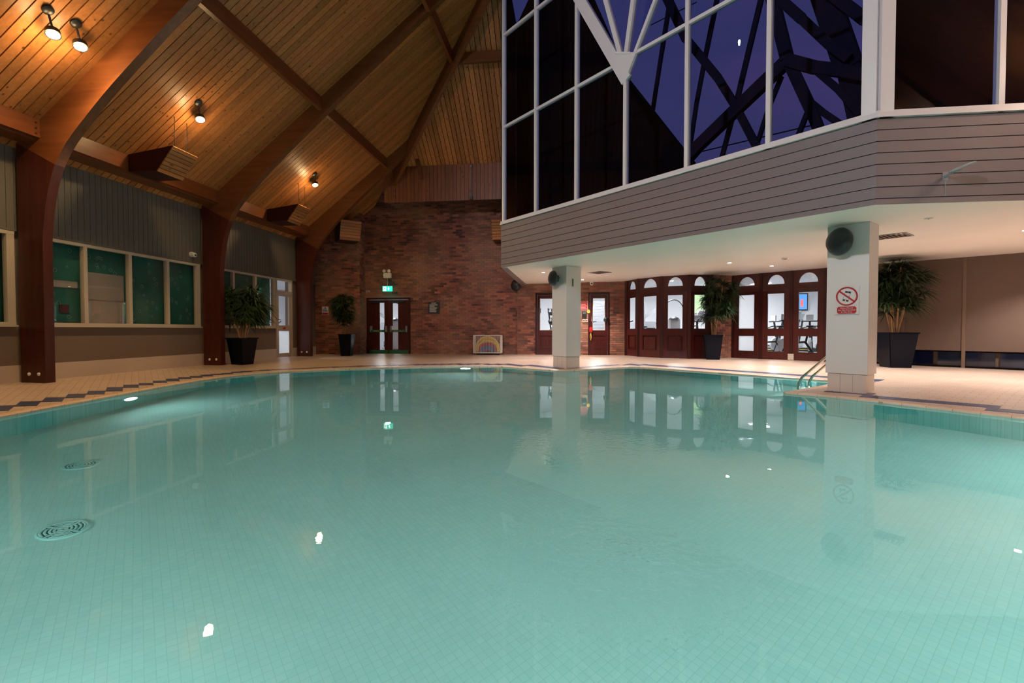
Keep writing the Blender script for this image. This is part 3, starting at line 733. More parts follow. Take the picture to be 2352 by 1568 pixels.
# ------------------------------------------------------------------ doors in the far walls
def double_door():
    x0, x1 = dd0-7.42, dd1-7.42; w = x1-x0
    t = sroot('door_2', 'dark mahogany double door with slim vision panes and push bars', 'door', (x0, 16.65, .1), 0)
    bm = nb(); box(bm, 0, .06, -.03, .1, 0, 2.04); box(bm, w-.06, w, -.03, .1, 0, 2.04); box(bm, .06, w-.06, -.03, .1, 1.97, 2.04); finish('door_frame', bm, 'mahogdk', t)
    h = w/2
    for s in (0, 1):
        a, b = (.065, h-.004) if s == 0 else (h+.004, w-.065); 
        gx = (uy(872, 750, 16.65).x-x0, uy(883, 750, 16.65).x-x0) if s == 0 else (uy(902, 750, 16.65).x-x0, uy(914.5, 750, 16.65).x-x0)
        bm = nb(); slab_holes(bm, a, b, .01, 1.96, .0, .045, [(gx[0], gx[1], .16, .80), (gx[0], gx[1], .88, 1.86)]); lf = finish('door_leaf', bm, 'mahog', t)
        bxs('pane', 'glass', lf, (gx[0], gx[1], .02, .028, .16, .80)); bxs('pane', 'glass', lf, (gx[0], gx[1], .02, .028, .88, 1.86))
        bxs('kick_plate', 'green', lf, (a+.02, b-.02, -.006, 0, .01, .15))
        bxs('door_closer', 'black', lf, (a+.1, b-.15, -.05, 0, 1.86, 1.92))
        bar = part('push_bar', lambda m: (cyl(m, (a+.1, -.07, .84), (b-.06, -.07, .84), .024, n=10), box(m, a+.08, a+.14, -.08, 0, .8, 1.02), box(m, b-.1, b-.04, -.08, 0, .8, 1.02)), 'grey', lf)
        bxs('bar_label', 'green', bar, (a+.12, b-.08, -.099, -.094, .80, .88)); text('Push bar to open', .048, 'yellow', bar, ((a+b)/2+.01, -.101, .84))
double_door()
def single_door(n, x0, x1, lab, hook=False):
    w = x1-x0; t = sroot('door_%d' % n, lab, 'door', (x0, 16.6, .1), 0)
    bm = nb(); box(bm, 0, .06, -.03, .1, 0, 2.15); box(bm, w-.06, w, -.03, .1, 0, 2.15); box(bm, .06, w-.06, -.03, .1, 2.08, 2.15); finish('door_frame', bm, 'mahogdk', t)
    a, b = .065, w-.065; bm = nb(); slab_holes(bm, a, b, .01, 2.075, .0, .045, [(a+.1, b-.1, .88, 1.95), (a+.1, b-.1, .2, .68)]); lf = finish('door_leaf', bm, 'mahog', t)
    bxs('pane', 'glass', lf, (a+.1, b-.1, .02, .028, .88, 1.95)); bxs('raised_panel', 'mahog', lf, (a+.1, b-.1, .02, .04, .2, .68), (a+.14, b-.14, .006, .03, .24, .64))
    bm = nb()
    for q in ((a+.085, a+.1, .865, 1.965), (b-.1, b-.085, .865, 1.965), (a+.1, b-.1, .865, .88), (a+.1, b-.1, 1.95, 1.965)): box(bm, q[0], q[1], -.008, .0, q[2], q[3])
    finish('glazing_bead', bm, 'cream', lf)
    part('handle', lambda m: tube(m, [(a+.045, 0, 1.18), (a+.045, -.05, 1.18), (a+.045, -.05, 1.36), (a+.045, 0, 1.36)], .01, 8), 'chrome', lf)
single_door(3, e0-1.84, e1-1.84, 'mahogany door with a tall pane, left of the far column')
single_door(4, g0-1.84, g1-1.84, 'mahogany door with a tall pane, right of the far column')
def arch_poly(x0, x1, z0, h, n=12):
    c = (x0+x1)/2; r = (x1-x0)/2
    return [(c+r*math.cos(math.pi*i/n), z0+h*math.sin(math.pi*i/n)) for i in range(n+1)]
def glazed_leaf(t, x0, x1, glasslow, m='mahog', frost=False, ztop=2.62, y=0):
    """one leaf of joinery: bottom panel or pane, tall pane, fanlight with a round head"""
    a, b = x0+.045, x1-.045; w = b-a; gi = min(.14, w*.2); ga, gb = a+gi, b-gi; za = 2.20; ha = .27
    holes = [(ga, gb, .92, 1.93), (ga, gb, .25, .70)]
    bm = nb(); slab_holes(bm, a, b, .0, 2.06, y, y+.045, holes)
    box(bm, a, b, y-.02, y, 2.02, 2.07); lf = finish('door_leaf', bm, m, t)
    # head panel with an arched opening cut as quads above the arch
    bm = nb(); P = arch_poly(ga, gb, za, ha, 14)[::-1]
    for yy0, yy1 in ((y, y+.045),):
        xs = [a]+[p[0] for p in P]+[b]; zs = [za]+[p[1] for p in P]+[za]
        for i in range(len(xs)-1):
            if xs[i+1]-xs[i] < 1e-5: continue
            hexa(bm, [(xs[i], yy0, zs[i]), (xs[i+1], yy0, zs[i+1]), (xs[i+1], yy1, zs[i+1]), (xs[i], yy1, zs[i]), (xs[i], yy0, ztop), (xs[i+1], yy0, ztop), (xs[i+1], yy1, ztop), (xs[i], yy1, ztop)])
        box(bm, a, b, yy0, yy1, 2.07, za)
    hd = finish('fanlight_panel', bm, m, t)
    bm = nb(); pts = [(p[0], p[1]) for p in P]; prism(bm, pts, 1, y+.02, y+.026); finish('pane', bm, 'frost' if frost else 'glass', hd)
    bxs('pane', 'frost' if frost else 'glass', lf, (ga, gb, y+.02, y+.027, .92, 1.93))
    if glasslow: bxs('pane', 'frost' if frost else 'glass', lf, (ga, gb, y+.02, y+.027, .25, .70))
    else: bxs('raised_panel', m, lf, (ga, gb, y+.022, y+.04, .25, .70), (ga+.04, gb-.04, y+.004, y+.03, .29, .66))
    bm = nb()
    for z0, z1 in ((.92, 1.93), (.25, .70)):
        for q in ((ga-.014, ga, z0-.014, z1+.014), (gb, gb+.014, z0-.014, z1+.014), (ga, gb, z0-.014, z0), (ga, gb, z1, z1+.014)): box(bm, q[0], q[1], y-.010, y, q[2], q[3])
    finish('glazing_bead', bm, 'mahogdk' if not glasslow else m, lf)
    return lf
BAY = [Vector((1.85, 16.5)), Vector((2.15, 15.75)), Vector((2.75, 15.1)), Vector((3.5, 14.85)), Vector((4.2, 15.1))]
names = ['narrow left leaf', 'second leaf', 'third leaf', 'right leaf']
bay = sroot('door_5', 'mahogany polygonal bay of four arched glazed leaves', 'door', (0, 0, .1), 0)
for i in range(4):
    a, b = BAY[i], BAY[i+1]; d = b-a; L_ = d.length
    k0 = set(COL.objects)
    glazed_leaf(bay, 0, L_, False)
    new = [o for o in COL.objects if o not in k0 and o.parent == bay]
    mt = Matrix.Translation((a.x, a.y, 0)) @ Matrix.Rotation(math.atan2(d.y, d.x), 4, 'Z')
    for o in new: o.matrix_local = mt
for i, p in enumerate(BAY):
    bxs('post', 'mahogdk', bay, (p.x-.045, p.x+.045, p.y-.035, p.y+.07, 0, 2.7))
A0, A1 = Vector((4.93, 15.5)), Vector((6.87, 13.93)); dA = A1-A0; LA = dA.length
fd = sroot('door_6', 'row of three arched mahogany glazed doors opening on the gym', 'door', (A0.x, A0.y, .1), math.atan2(dA.y, dA.x))
def px_on(px):   # distance along the row where a picture column falls
    d = ray(px, 750); n = Vector((-dA.y, dA.x)).normalized(); t_ = A0.dot(n)/Vector((d.x, d.y)).dot(n); return (Vector((d.x, d.y))*t_-A0).dot(dA.normalized())
xx = [0.02, px_on(1747), px_on(1817), LA-.02]
for i in range(3): glazed_leaf(fd, xx[i], xx[i+1], True, frost=(i == 0), ztop=2.68)
bm = nb()
for i, x in enumerate(xx): box(bm, x-.045, x+.045, -.03, .07, 0, 2.68)
finish('door_frame', bm, 'mahogdk', fd)
bxs('junction_box', 'cream', fd, (px_on(1817)-.06, px_on(1817)+.09, -.06, -.0, .03, .20))
# brown folding partition on the right
P0, P1 = Vector((6.90, 13.9)), Vector((11, 9.8)); dP = P1-P0; LP = dP.length
pt = sroot('wall_partition', 'brown panelled partition wall behind the right palm', 'wall', (P0.x, P0.y, 0), math.atan2(dP.y, dP.x))
def pp(px):
    d = ray(px, 750); n = Vector((-dP.y, dP.x)).normalized(); t_ = P0.dot(n)/Vector((d.x, d.y)).dot(n); return (Vector((d.x, d.y))*t_-P0).dot(dP.normalized())
j = [0, pp(2075), pp(2214), pp(2214)+1.45, LP]
for a, b in zip(j, j[1:]): bxs('panel', 'partition', pt, (a+.008, b-.008, 0, .05, .50, 2.8))
for q in j[1:-1]: bxs('post', 'mullbrown', pt, (q-.03, q+.03, -.02, .06, .1, 2.8))
bxs('core', 'partition', pt, (0, LP, .09, .2, .1, 2.8))
j2 = [0, j[1], j[1]+.6, j[2], j[2]+.55, j[3], LP]
for a, b in zip(j2, j2[1:]): bxs('low_window', 'winblack', pt, (a+.04, b-.04, .03, .06, .16, .47))
bxs('bottom_rail', 'backing', pt, (0, LP, .02, .08, .1, .16), (0, LP, .02, .08, .47, .50))
wr = struct(bxs('wall_right', 'partition', None, (11, 11.2, -8, 9.85, 0, 4.6)), 'plain brown wall closing the pool hall on the right')
wf = struct(bxs('wall_front', 'partition', None, (-9.2, 11.2, -8.2, -8, 0, 11)), 'plain wall closing the pool hall behind the camera')

# ------------------------------------------------------------------ gallery: soffit, fascia, glazing
C1, C2, C3 = Vector((-1.68, 11.65)), Vector((3.68, 6.37)), Vector((11, 6.37))
def zsof(p):
    d = min((p[0]+p[1]-10.03)/1.414, p[1]-6.37); return 2.5+.02*max(0, d)
def soffit():
    t = sroot('ceiling_gallery', 'white plastered underside of the gallery over the pool edge', 'ceiling')
    k = C2+Vector((math.cos(R(67.5)), math.sin(R(67.5))))*11.2
    bm = nb()
    for poly in ([C1, C2, k, Vector((-1.68, 17.0))], [C2, C3, Vector((11, 17)), k]):
        lo = [bm.verts.new((p.x, p.y, zsof(p))) for p in poly]; hi = [bm.verts.new((p.x, p.y, 3.3)) for p in poly]
        bm.faces.new(lo[::-1]); bm.faces.new(hi); n = len(poly)
        for i in range(n): bm.faces.new((lo[i], lo[(i+1) % n], hi[(i+1) % n], hi[i]))
    finish('plaster', bm, 'soffit', t)
    # grey edge trims under the fascia
    return t
soffit()
fa = sroot('wall_gallery', 'taupe board clad fascia of the glazed gallery', 'wall')
ZB, ZS = 2.5, 3.53
e1 = (C2-C1).normalized(); n1 = Vector((-.7, -.71)).normalized(); n1 = Vector((e1.y, -e1.x)); 
if n1.dot(Vector((-1, -1))) < 0: n1 = -n1
N2 = Vector((0, -1)); mit = (n1+N2).normalized()/((n1+N2).normalized().dot(N2))
rows = 7.5; hh = (ZS-ZB)/rows
for i in range(8):
    z0, z1 = ZS-(i+1)*hh, ZS-i*hh-.008; z0 = max(z0, ZB)
    for a, b, ma, mb in ((C1, C2, n1, mit), (C2, C3, mit, N2)):
        bm = nb(); d0, d1 = .022, .030
        hexa(bm, [Vector((*(p+m_*d), z)) for p, m_, d, z in ((a, ma, d1, z0), (b, mb, d1, z0), (b, mb, -.01, z0), (a, ma, -.01, z0), (a, ma, d0, z1), (b, mb, d0, z1), (b, mb, -.01, z1), (a, ma, -.01, z1))])
        finish('cladding_board', bm, 'clad', fa)
bm = nb()
for a, b, nn in ((C1, C2, n1), (C2, C3, N2)):
    q = [a, b, b-nn*.1, a-nn*.1]; hexa(bm, [Vector((*p, ZB+.005)) for p in q]+[Vector((*p, ZS+.02)) for p in q])
finish('core', bm, 'backing', fa)
bxs('side_wall', 'clad', fa, (-1.70, -1.55, 11.65, 16.65, 2.5, 3.6))
def bar_between(bm, a, b, w, d, nrm):     # rectangular bar a->b, width w in plane, depth d along nrm (centered)
    a, b = Vector(a), Vector(b); ax = (b-a).normalized(); nrm = Vector(nrm).normalized(); sd = ax.cross(nrm).normalized()
    q = lambda p: [p-sd*w/2-nrm*d/2, p+sd*w/2-nrm*d/2, p+sd*w/2+nrm*d/2, p-sd*w/2+nrm*d/2]
    hexa(bm, q(a)+q(b))
def glazing():
    t = sroot('window_5', 'tall white framed glazing of the gallery with dusk sky behind', 'window')
    ZT = 9.4; N1 = Vector((n1.x, n1.y, 0))
    S_ = lambda px, py: us(px, py, 10.02)
    xm = [1158, 1232, 1325, 1437, 1578, 1765]
    base = lambda px: S_(px, 400).xy
    def P(px, z): q = base(px); return Vector((q.x, q.y, z))
    bot = P(1437, ZS).z
    vz = S_(1437, 178).z
    tops = {1158: ZT, 1232: ZT, 1325: ZT, 1437: vz, 1578: ZT, 1765: ZT}
    for px in xm:
        bm = nb(); bar_between(bm, P(px, ZS), P(px, tops[px]), .062, .09, N1); finish('mullion', bm, 'whiteframe', t)
    c = Vector((C2.x, C2.y, 0))+Vector((mit.x, mit.y, 0))*.0
    for off, s in ((-e1*.075, 1), (Vector((.085, 0)), 2)):
        bm = nb(); p = C2+off; bar_between(bm, (p.x, p.y, ZS), (p.x, p.y, ZT), .15, .10, N1 if s == 1 else (0, -1, 0)); finish('corner_post', bm, 'whiteframe', t)
    # sill
    for a, b, ma, mb in ((C1, C2, n1, mit), (C2, C3, mit, N2)):
        bm = nb(); hexa(bm, [Vector((*(p+m_*d), z)) for p, m_, d, z in ((a, ma, .065, ZS), (b, mb, .065, ZS), (b, mb, -.06, ZS), (a, ma, -.06, ZS), (a, ma, .045, ZS+.085), (b, mb, .045, ZS+.085), (b, mb, -.06, ZS+.085), (a, ma, -.06, ZS+.085))])
        finish('sill', bm, 'whiteframe', t)
    z1, z2 = S_(1155, 295).z, S_(1155, 85).z
    # transoms
    vl = [S_(1325, 0), S_(1437, 180)]; vrt = [S_(1508, 0), S_(1437, 180)]
    def on(line, z): a, b = line; q = (z-b.z)/(a.z-b.z); return b+(a-b)*q
    bm = nb(); bar_between(bm, P(1158, z1), on(vl, z1)+Vector((0, 0, 0)), .055, .08, N1); finish('transom', bm, 'whiteframe', t)
    bm = nb(); bar_between(bm, P(1158, z2), on(vl, min(z2, ZT)), .055, .08, N1) if z2 < ZT else None; finish('transom', bm, 'whiteframe', t)
    zr = S_(1462, 122).z
    bm = nb(); bar_between(bm, on(vrt, zr), P(1765, zr), .055, .08, N1); finish('transom', bm, 'whiteframe', t)
    bm = nb(); bar_between(bm, P(1765, zr), Vector((C2.x-.03, C2.y+.03, zr)), .055, .08, N1); finish('transom', bm, 'whiteframe', t)
    # V shaped steel head
    k = 1.25
    def ext(a, b, s): return b+(a-b)*s
    for (a, b, w, nm) in (((1333, 0), (1441, 185), .21, 'valley_beam'), ((1393, 0), (1428, 128), .085, 'strut'), ((1457, 0), (1440, 128), .085, 'strut'), ((1508, 0), (1440, 178), .06, 'strut')):
        bm = nb(); A_, B_ = S_(*a), S_(*b); bar_between(bm, ext(A_, B_, (ZT-B_.z)/(A_.z-B_.z)), B_, w, .10, N1); finish(nm, bm, 'whiteframe', t)
    bm = nb(); q = [S_(*p)+N1*.05 for p in ((1418, 122), (1460, 122), (1441, 178))]; q2 = [p-N1*.1 for p in q]
    v = [bm.verts.new(p) for p in q+q2]; bm.faces.new(v[:3]); bm.faces.new(v[3:][::-1])
    for i in range(3): bm.faces.new((v[i], v[(i+1) % 3], v[3+(i+1) % 3], v[3+i]))
    finish('gusset_plate', bm, 'whiteframe', t); bm = nb(); bar_between(bm, S_(1418, 124)+N1*.06, S_(1452, 124)+N1*.06, .03, .02, N1); finish('bracket', bm, 'white', t)
    # panes
    def pane(pts):
        bm = nb(); v = [bm.verts.new(p) for p in pts]; w = [bm.verts.new(Vector(p)-N1*.008) for p in pts]; bm.faces.new(v); bm.faces.new(w[::-1]); n = len(v)
        for i in range(n): bm.faces.new((v[i], v[(i+1) % n], w[(i+1) % n], w[i]))
        finish('pane', bm, 'glassdusk', t)
    for a, b in ((1158, 1232), (1232, 1325)):
        for lo, hi in ((ZS+.05, z1), (z1, z2), (z2, ZT)): pane([P(a, lo), P(b, lo), P(b, hi), P(a, hi)])
    pane([P(1325, ZS+.05), P(1437, ZS+.05), P(1437, vz), on(vl, z1), P(1325, z1)])
    pane([P(1325, z1), on(vl, z1), S_(1325, 0)])
    pane([P(1325, ZT), S_(1325, 0), S_(1437, 180), on(vrt, ZT)])
    pane([P(1437, ZS+.05), P(1578, ZS+.05), P(1578, zr), on(vrt, zr), P(1437, vz)])
    pane([P(1578, zr), on(vrt, zr), on(vrt, ZT), P(1578, ZT)])
    for a, b in ((P(1578, 0), P(1765, 0)), (P(1765, 0), Vector((C2.x-.1, C2.y+.1, 0)))):
        for lo, hi in ((ZS+.05, zr), (zr, ZT)): pane([(a.x, a.y, lo), (b.x, b.y, lo), (b.x, b.y, hi), (a.x, a.y, hi)])
    bmx = [3.85]+[5.0+1.25*i for i in range(5)]+[11]
    for x in bmx[1:-1]:
        bm = nb(); bar_between(bm, (x, C2.y, ZS), (x, C2.y, 9), .062, .09, (0, -1, 0)); finish('mullion', bm, 'whiteframe', t)
    for a, b in zip(bmx, bmx[1:]): 
        bxs('pane', 'glassdusk', t, (a, b, C2.y-.004, C2.y+.004, ZS+.05, zr)); bxs('pane', 'glassdusk', t, (a, b, C2.y-.004, C2.y+.004, zr, 9))
    bm = nb(); bar_between(bm, (3.8, C2.y, zr), (11, C2.y, zr), .055, .08, (0, -1, 0)); finish('transom', bm, 'whiteframe', t)
    # brickless dark lining of the rooms behind the glass
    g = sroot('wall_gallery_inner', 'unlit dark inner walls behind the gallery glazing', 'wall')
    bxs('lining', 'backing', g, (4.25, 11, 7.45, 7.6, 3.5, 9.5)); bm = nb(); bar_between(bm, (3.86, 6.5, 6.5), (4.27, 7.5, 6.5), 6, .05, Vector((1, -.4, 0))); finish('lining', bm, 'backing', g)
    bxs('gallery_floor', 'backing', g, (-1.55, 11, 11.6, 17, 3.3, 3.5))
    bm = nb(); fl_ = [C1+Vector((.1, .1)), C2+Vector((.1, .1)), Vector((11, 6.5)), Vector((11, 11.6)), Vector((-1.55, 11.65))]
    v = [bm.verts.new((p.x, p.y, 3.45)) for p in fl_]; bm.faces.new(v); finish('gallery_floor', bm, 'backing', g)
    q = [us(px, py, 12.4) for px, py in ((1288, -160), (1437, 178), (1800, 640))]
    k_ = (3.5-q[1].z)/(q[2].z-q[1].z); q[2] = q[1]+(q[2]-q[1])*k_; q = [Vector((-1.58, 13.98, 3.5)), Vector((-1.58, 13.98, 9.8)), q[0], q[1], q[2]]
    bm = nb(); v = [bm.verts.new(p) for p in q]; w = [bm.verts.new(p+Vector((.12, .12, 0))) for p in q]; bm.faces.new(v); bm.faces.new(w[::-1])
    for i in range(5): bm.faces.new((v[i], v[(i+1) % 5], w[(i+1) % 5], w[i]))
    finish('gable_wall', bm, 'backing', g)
    bxs('side_lining', 'backing', g, (-1.7, -1.6, 11.66, 16.6, 3.5, 9.9))
glazing()
def truss():
    t = thing('timber_truss', 'dark branching roof truss seen against the dusk sky through the gallery glass', 'truss', (0, 0, 0))
    z2 = lambda x, y: (x/3.128+1600, y/3.128)
    mem = [([(1520, -30), (1577, 90), (1649, 179), (1689, 243), (1745, 350)], 13, 12.9), ([(1560, 385), (1600, 339), (1753, 192), (1808, 140)], 22, 12.8),
           ([(1770, -20), (1808, 134), (1865, 256), (1890, 320)], 17, 12.7), ([(1808, 138), (1870, 155), (1936, 163), (2030, 182)], 19, 12.6), ([(1888, -30), (1952, 160), (1984, 300)], 33, 12.9),
           ([(1780, -12), (1840, 42), (1904, 102), (1950, 135)], 14, 12.6), ([(1915, -10), (1985, 44), (2040, 90)], 15, 12.6), ([(1878, 165), (1925, 205), (1975, 262)], 11, 12.6),
           ([(1653, -30), (1622, 121), (1600, 237), (1583, 350)], 7, 13.1), ([(1755, -30), (1693, 230), (1640, 430)], 8, 13.1), ([(1795, 176), (1765, 250), (1728, 365)], 7, 13.1), ([(1862, 235), (1890, 258), (1930, 285)], 11, 12.7), ([(1858, 250), (1836, 305)], 8, 12.7), ([(1536, 20), (1520, 120), (1497, 268)], 7, 13.1)]
    for pts, w, s in mem:
        bm = nb(); P_ = [us(x, y, s) for x, y in pts]
        if pts[0][1] < 0 or pts[0][0] < 1565: P_[0] = P_[0]+(P_[0]-P_[1]).normalized()*2.2
        if pts[-1][1] > 262 or pts[-1][0] > 1990: P_[-1] = P_[-1]+(P_[-1]-P_[-2]).normalized()*(.25 if pts[-1][0] > 1990 else 1.6)
        if P_[-1].z < 3.56: P_[-1] = P_[-2]+(P_[-1]-P_[-2])*((P_[-2].z-3.56)/(P_[-2].z-P_[-1].z))
        for a, b in zip(P_, P_[1:]):
            ww = w/1100*(a.length+b.length)/2; bar_between(bm, a, b, ww, max(.06, ww*.6), (1, 1, 0))
        finish('member', bm, 'steel_dark', t)
    for a, b in (((1590, 353), (1880, 284)), ((1490, 60), (1600, 5))):
        bm = nb(); tube(bm, [us(*a, 13.3), us(*b, 13.3)], .012, 6); finish('tie_wire', bm, 'steel_dark', t)
truss()
bm = nb(); p = us(1698, 92, 13.4); lathe(bm, [(.018, 0), (.024, .03), (.015, .10), (0, .11)], p, (0, 0, -1), 10); tag(finish('exterior_lamp', bm, 'exitw'), 'tiny white lamp far off beyond the gallery glass', 'lamp')

# ------------------------------------------------------------------ columns under the gallery
def column(corner, a, b, lab):
    """square shaft set diagonally; corner = nearest corner, a = width to the left, b = width to the right"""
    t = thing('support_column', lab, 'column', (corner[0], corner[1], .02), R(45), 'white columns carrying the gallery')
    # local x runs to the right-back (b), local y to the left-back (a)
    bxs('plinth', 'colplinth', t, (0.02, b-.02, .02, a-.02, 0, .30)); 
    for q in (.33, .66): bxs('plinth_joint', 'grey', t, (0.019, .021, .02+(a-.04)*q-.002, .02+(a-.04)*q+.002, 0, .30)); 
    zt = 2.47
    bxs('shaft', 'colpaint', t, (0, b, 0, a, .305, zt+.03)); bxs('shadow_gap', 'backing', t, (.03, b-.03, .03, a-.03, .295, .31))
    return t
near = column((4.23, 7.44), .53, .41, 'thick white column at the pool corner, bearing the phone sign')
far = column((-.11, 11.66), .50, .50, 'white column farther away at the tip of the deck, left of the bay')
bxs('tall_label', 'green', far, (.2, .24, -.006, 0, 2.02, 2.2))
def round_speaker(c, axis, lab, r=.205):
    t = thing('round_speaker', lab, 'speaker', c, 0, 'black disc loudspeakers under the gallery'); ax = Vector(axis).normalized()
    part('dome', lambda b: lathe(b, [(0, -.09), (r*.6, -.082), (r*.93, -.05), (r, -.01), (r*.97, .02), (r*.8, .07), (r*.45, .10), (0, .112)], (0, 0, 0), ax, 32), 'black', t, True)
    part('back_cap', lambda b: lathe(b, [(r*.42, -.13), (r*.42, -.07)], (0, 0, 0), ax, 20), 'black', t, True)
    return t
n_ = Vector((-.707, -.707, 0))
cs = us(1927, 555, 11.50); s1 = round_speaker(cs, (-.94, -.3, .02), 'black round speaker on the near column above the phone sign')
bm = nb(); tube(bm, [(0, 0, 0), (.10, .06, .02), (.13, .125, .02)], .022, 8); finish('bracket', bm, 'black', s1)
cs = us(1270, 639, 11.30); s2 = round_speaker(cs, (-.9, -.3, .02), 'black round speaker on the far column', .19)
bm = nb(); tube(bm, [(0, 0, 0), (.12, .06, .02), (.16, .13, .02)], .022, 8); finish('bracket', bm, 'black', s2)
s3 = round_speaker(uy(1184, 655, 16.3), (-.6, -.8, 0), 'black round speaker on the brick wall behind the gallery edge', .2)
bm = nb(); tube(bm, [(0, 0, 0), (.1, .15, 0), (.1, .34, 0)], .022, 8); finish('bracket', bm, 'black', s3)

# phone sign on the near column: local frame of the left face
def phone_sign():
    p = us(1945, 690, 11.67-.012); t = thing('phone_sign', 'white sign barring mobile phones on the near column', 'sign', p, R(-45))
    bxs('backing_sheet', 'colpaint', t, (-.155, .155, -.003, .002, -.205, .20))
    part('ban_ring', lambda b: (tube(b, [(math.cos(R(i*9))*.128, -.005, .062+math.sin(R(i*9))*.128) for i in range(40)], .0115, 6, True), box(b, -.128, .128, -.008, -.004, -.0115, .0115, Matrix.Translation((0, 0, .062)) @ Matrix.Rotation(R(40), 4, 'Y'))), 'red', t)
    m = Matrix.Translation((0, 0, .062)) @ Matrix.Rotation(R(14), 4, 'Y')
    bm = nb()
    for q in ((-.037, .037, .05, .075), (-.037, .037, -.075, -.05)): box(bm, q[0], q[1], -.005, -.002, q[2], q[3], m)
    for q in (-.036, .036): box(bm, q-.0012, q+.0012, -.005, -.002, -.05, .05, m)
    ph = finish('phone_pictogram', bm, 'ink', t)
    bm = nb(); box(bm, -.008, .008, -.007, -.005, -.07, -.058, m); finish('phone_button', bm, 'white', ph); bm = nb(); box(bm, -.008, .008, -.007, -.005, .061, .064, m); finish('phone_slot', bm, 'white', ph)
    bm = nb(); box(bm, -.122, .122, -.006, -.002, -.192, -.088); bmesh.ops.bevel(bm, geom=[e for e in bm.edges if abs(e.verts[0].co.y-e.verts[1].co.y) > .001], offset=.014, segments=3, affect='EDGES')
    pl = finish('text_plate', bm, 'red', t); text('Mobile Phones\nAre Not Permitted\nIn This Area', .028, 'white', pl, (0, -.0068, -.140), spacing=1.05)
    bxs('print_line', 'grey', t, (-.155, .155, -.0045, -.003, -.204, -.2025))
phone_sign()

# ladder between the near column and the mahogany doors
def ladder():
    d = Vector((-.707, .707, 0)); t = thing('pool_ladder', 'chrome pool ladder entering the water behind the near column', 'ladder', (0, 0, 0))
    for px, py in ((1833, 887), (1857, 884)):
        w = uz(px, py, 0); 
        P_ = [w-d*q+Vector((0, 0, z)) for q, z in ((.74, .03), (.74, .42), (.70, .56), (.60, .63), (.48, .58), (.2, .30), (.06, .16), (.01, .05), (0, -.1), (0, -1.1))]
        bm = nb(); tube(bm, P_, .021, 12); finish('rail', bm, 'chrome', t, True)
    a, b = uz(1833, 887, 0), uz(1857, 884, 0)
    for z in (-.3, -.6, -.9):
        bm = nb(); tube(bm, [a+Vector((0, 0, z)), b+Vector((0, 0, z))], .02, 8); finish('rung', bm, 'chrome', t, True)
ladder()

# ------------------------------------------------------------------ lamps
WARM = (1, .66, .30)
def ceiling_spot(px, py, mpx, mpy, lab, group, E=55, loc=None):
    """round canopy on the sloping ceiling, stem, short drum with a glowing face"""
    d = ray(px, py); off = -.25; q = (4.32+off+K*8.4-EYE)/(d.z-K*d.x); f_ = Vector((d.x*q, d.y*q, EYE+d.z*q)) if loc is None else Vector(loc)
    t = thing('ceiling_spotlight', lab, 'lamp', f_, 0, group)
    m0 = Vector((.04, -.10, zc(f_.x+.04)-f_.z)); nrm = Vector((K, 0, -1)).normalized()
    part('canopy', lambda b: lathe(b, [(.07, 0), (.07, .025), (.045, .045), (0, .045)], m0, nrm, 20), 'black', t, True)
    part('stem', lambda b: cyl(b, m0, (0, 0, .06), .014), 'black', t)
    ax = Vector((.35, -.2, -1)).normalized()
    part('drum', lambda b: lathe(b, [(.04, -.10), (.085, -.07), (.09, 0), (.08, 0)], (0, 0, 0), ax, 24), 'black', t, True)
    part('glowing_face', lambda b: lathe(b, [(.078, -.004), (.06, .012), (0, .02)], (0, 0, 0), ax, 24), 'lamp', t, True)
    lamp('SPOT', 'bulb_beam', ax*.03, E*3.2, WARM, .08, aim=ax, spot=R(172), blend=.55, parent=t); lamp('POINT', 'bulb_spill', ax*.12, E*.35, WARM, .08, parent=t)
    return t
g_ = 'spotlights on the sloping ceiling'
ceiling_spot(122, 80, 0, 0, 'left one of the pair of glowing spotlights at the top left', g_, 60)
ceiling_spot(185, 108, 0, 0, 'right one of the pair of glowing spotlights at the top left', g_, 60)
ceiling_spot(460, 275, 0, 0, 'single glowing spotlight above the four-pane teal window', g_, 60)
ceiling_spot(724, 425, 0, 0, 'farthest glowing spotlight, above the glazed side door', g_, 60)
ceiling_spot(0, 0, 0, 0, 'glowing spotlight on the left slope behind the camera', g_, 60, (-7.1, 1.8, 5.09))
for x, y, w_ in ((7.0, 1.0, 'beside the camera'), (7.0, 4.6, 'nearest the gallery'), (7.0, -3.0, 'behind the camera')):  # extra lamps added out of view as warm ambient fill for the hall
    t = thing('ceiling_spotlight', 'added unseen fill spotlight on the right roof slope '+w_, 'lamp', (x, y, zc(x)-.3), 0, 'added fill spotlights on the right slope')
    part('drum', lambda b: lathe(b, [(.04, .30), (.04, .10), (.085, .07), (.09, 0), (.0, 0)], (0, 0, 0), (0, 0, 1), 20), 'grey', t, True)
    part('glowing_face', lambda b: lathe(b, [(.08, -.002), (.05, -.012), (0, -.016)], (0, 0, 0), (0, 0, 1), 20), 'lamp', t, True)
    lamp('POINT', 'fill_light', (0, 0, -.12), 130, (1, .76, .60), .12, parent=t)
t = thing('floodlight', 'cool white floodlight high on the left roof slope behind the camera, washing the gallery', 'lamp', (-4.6, -1.55, 6.75))
ax = (Vector((3.2, 9.0, 3.0))-t.location).normalized()
part('body', lambda b: lathe(b, [(.10, -.16), (.17, -.10), (.20, 0), (.185, .0), (.17, -.04)], (0, 0, 0), ax, 24), 'black', t, True)
part('lens', lambda b: lathe(b, [(.17, -.03), (.10, -.02), (0, -.015)], (0, 0, 0), ax, 24), 'dl', t, True)
part('bracket', lambda b: tube(b, [(0, 0, -.02), (-.05, 0, .25), (-.05, 0, .55)], .02, 8), 'black', t)
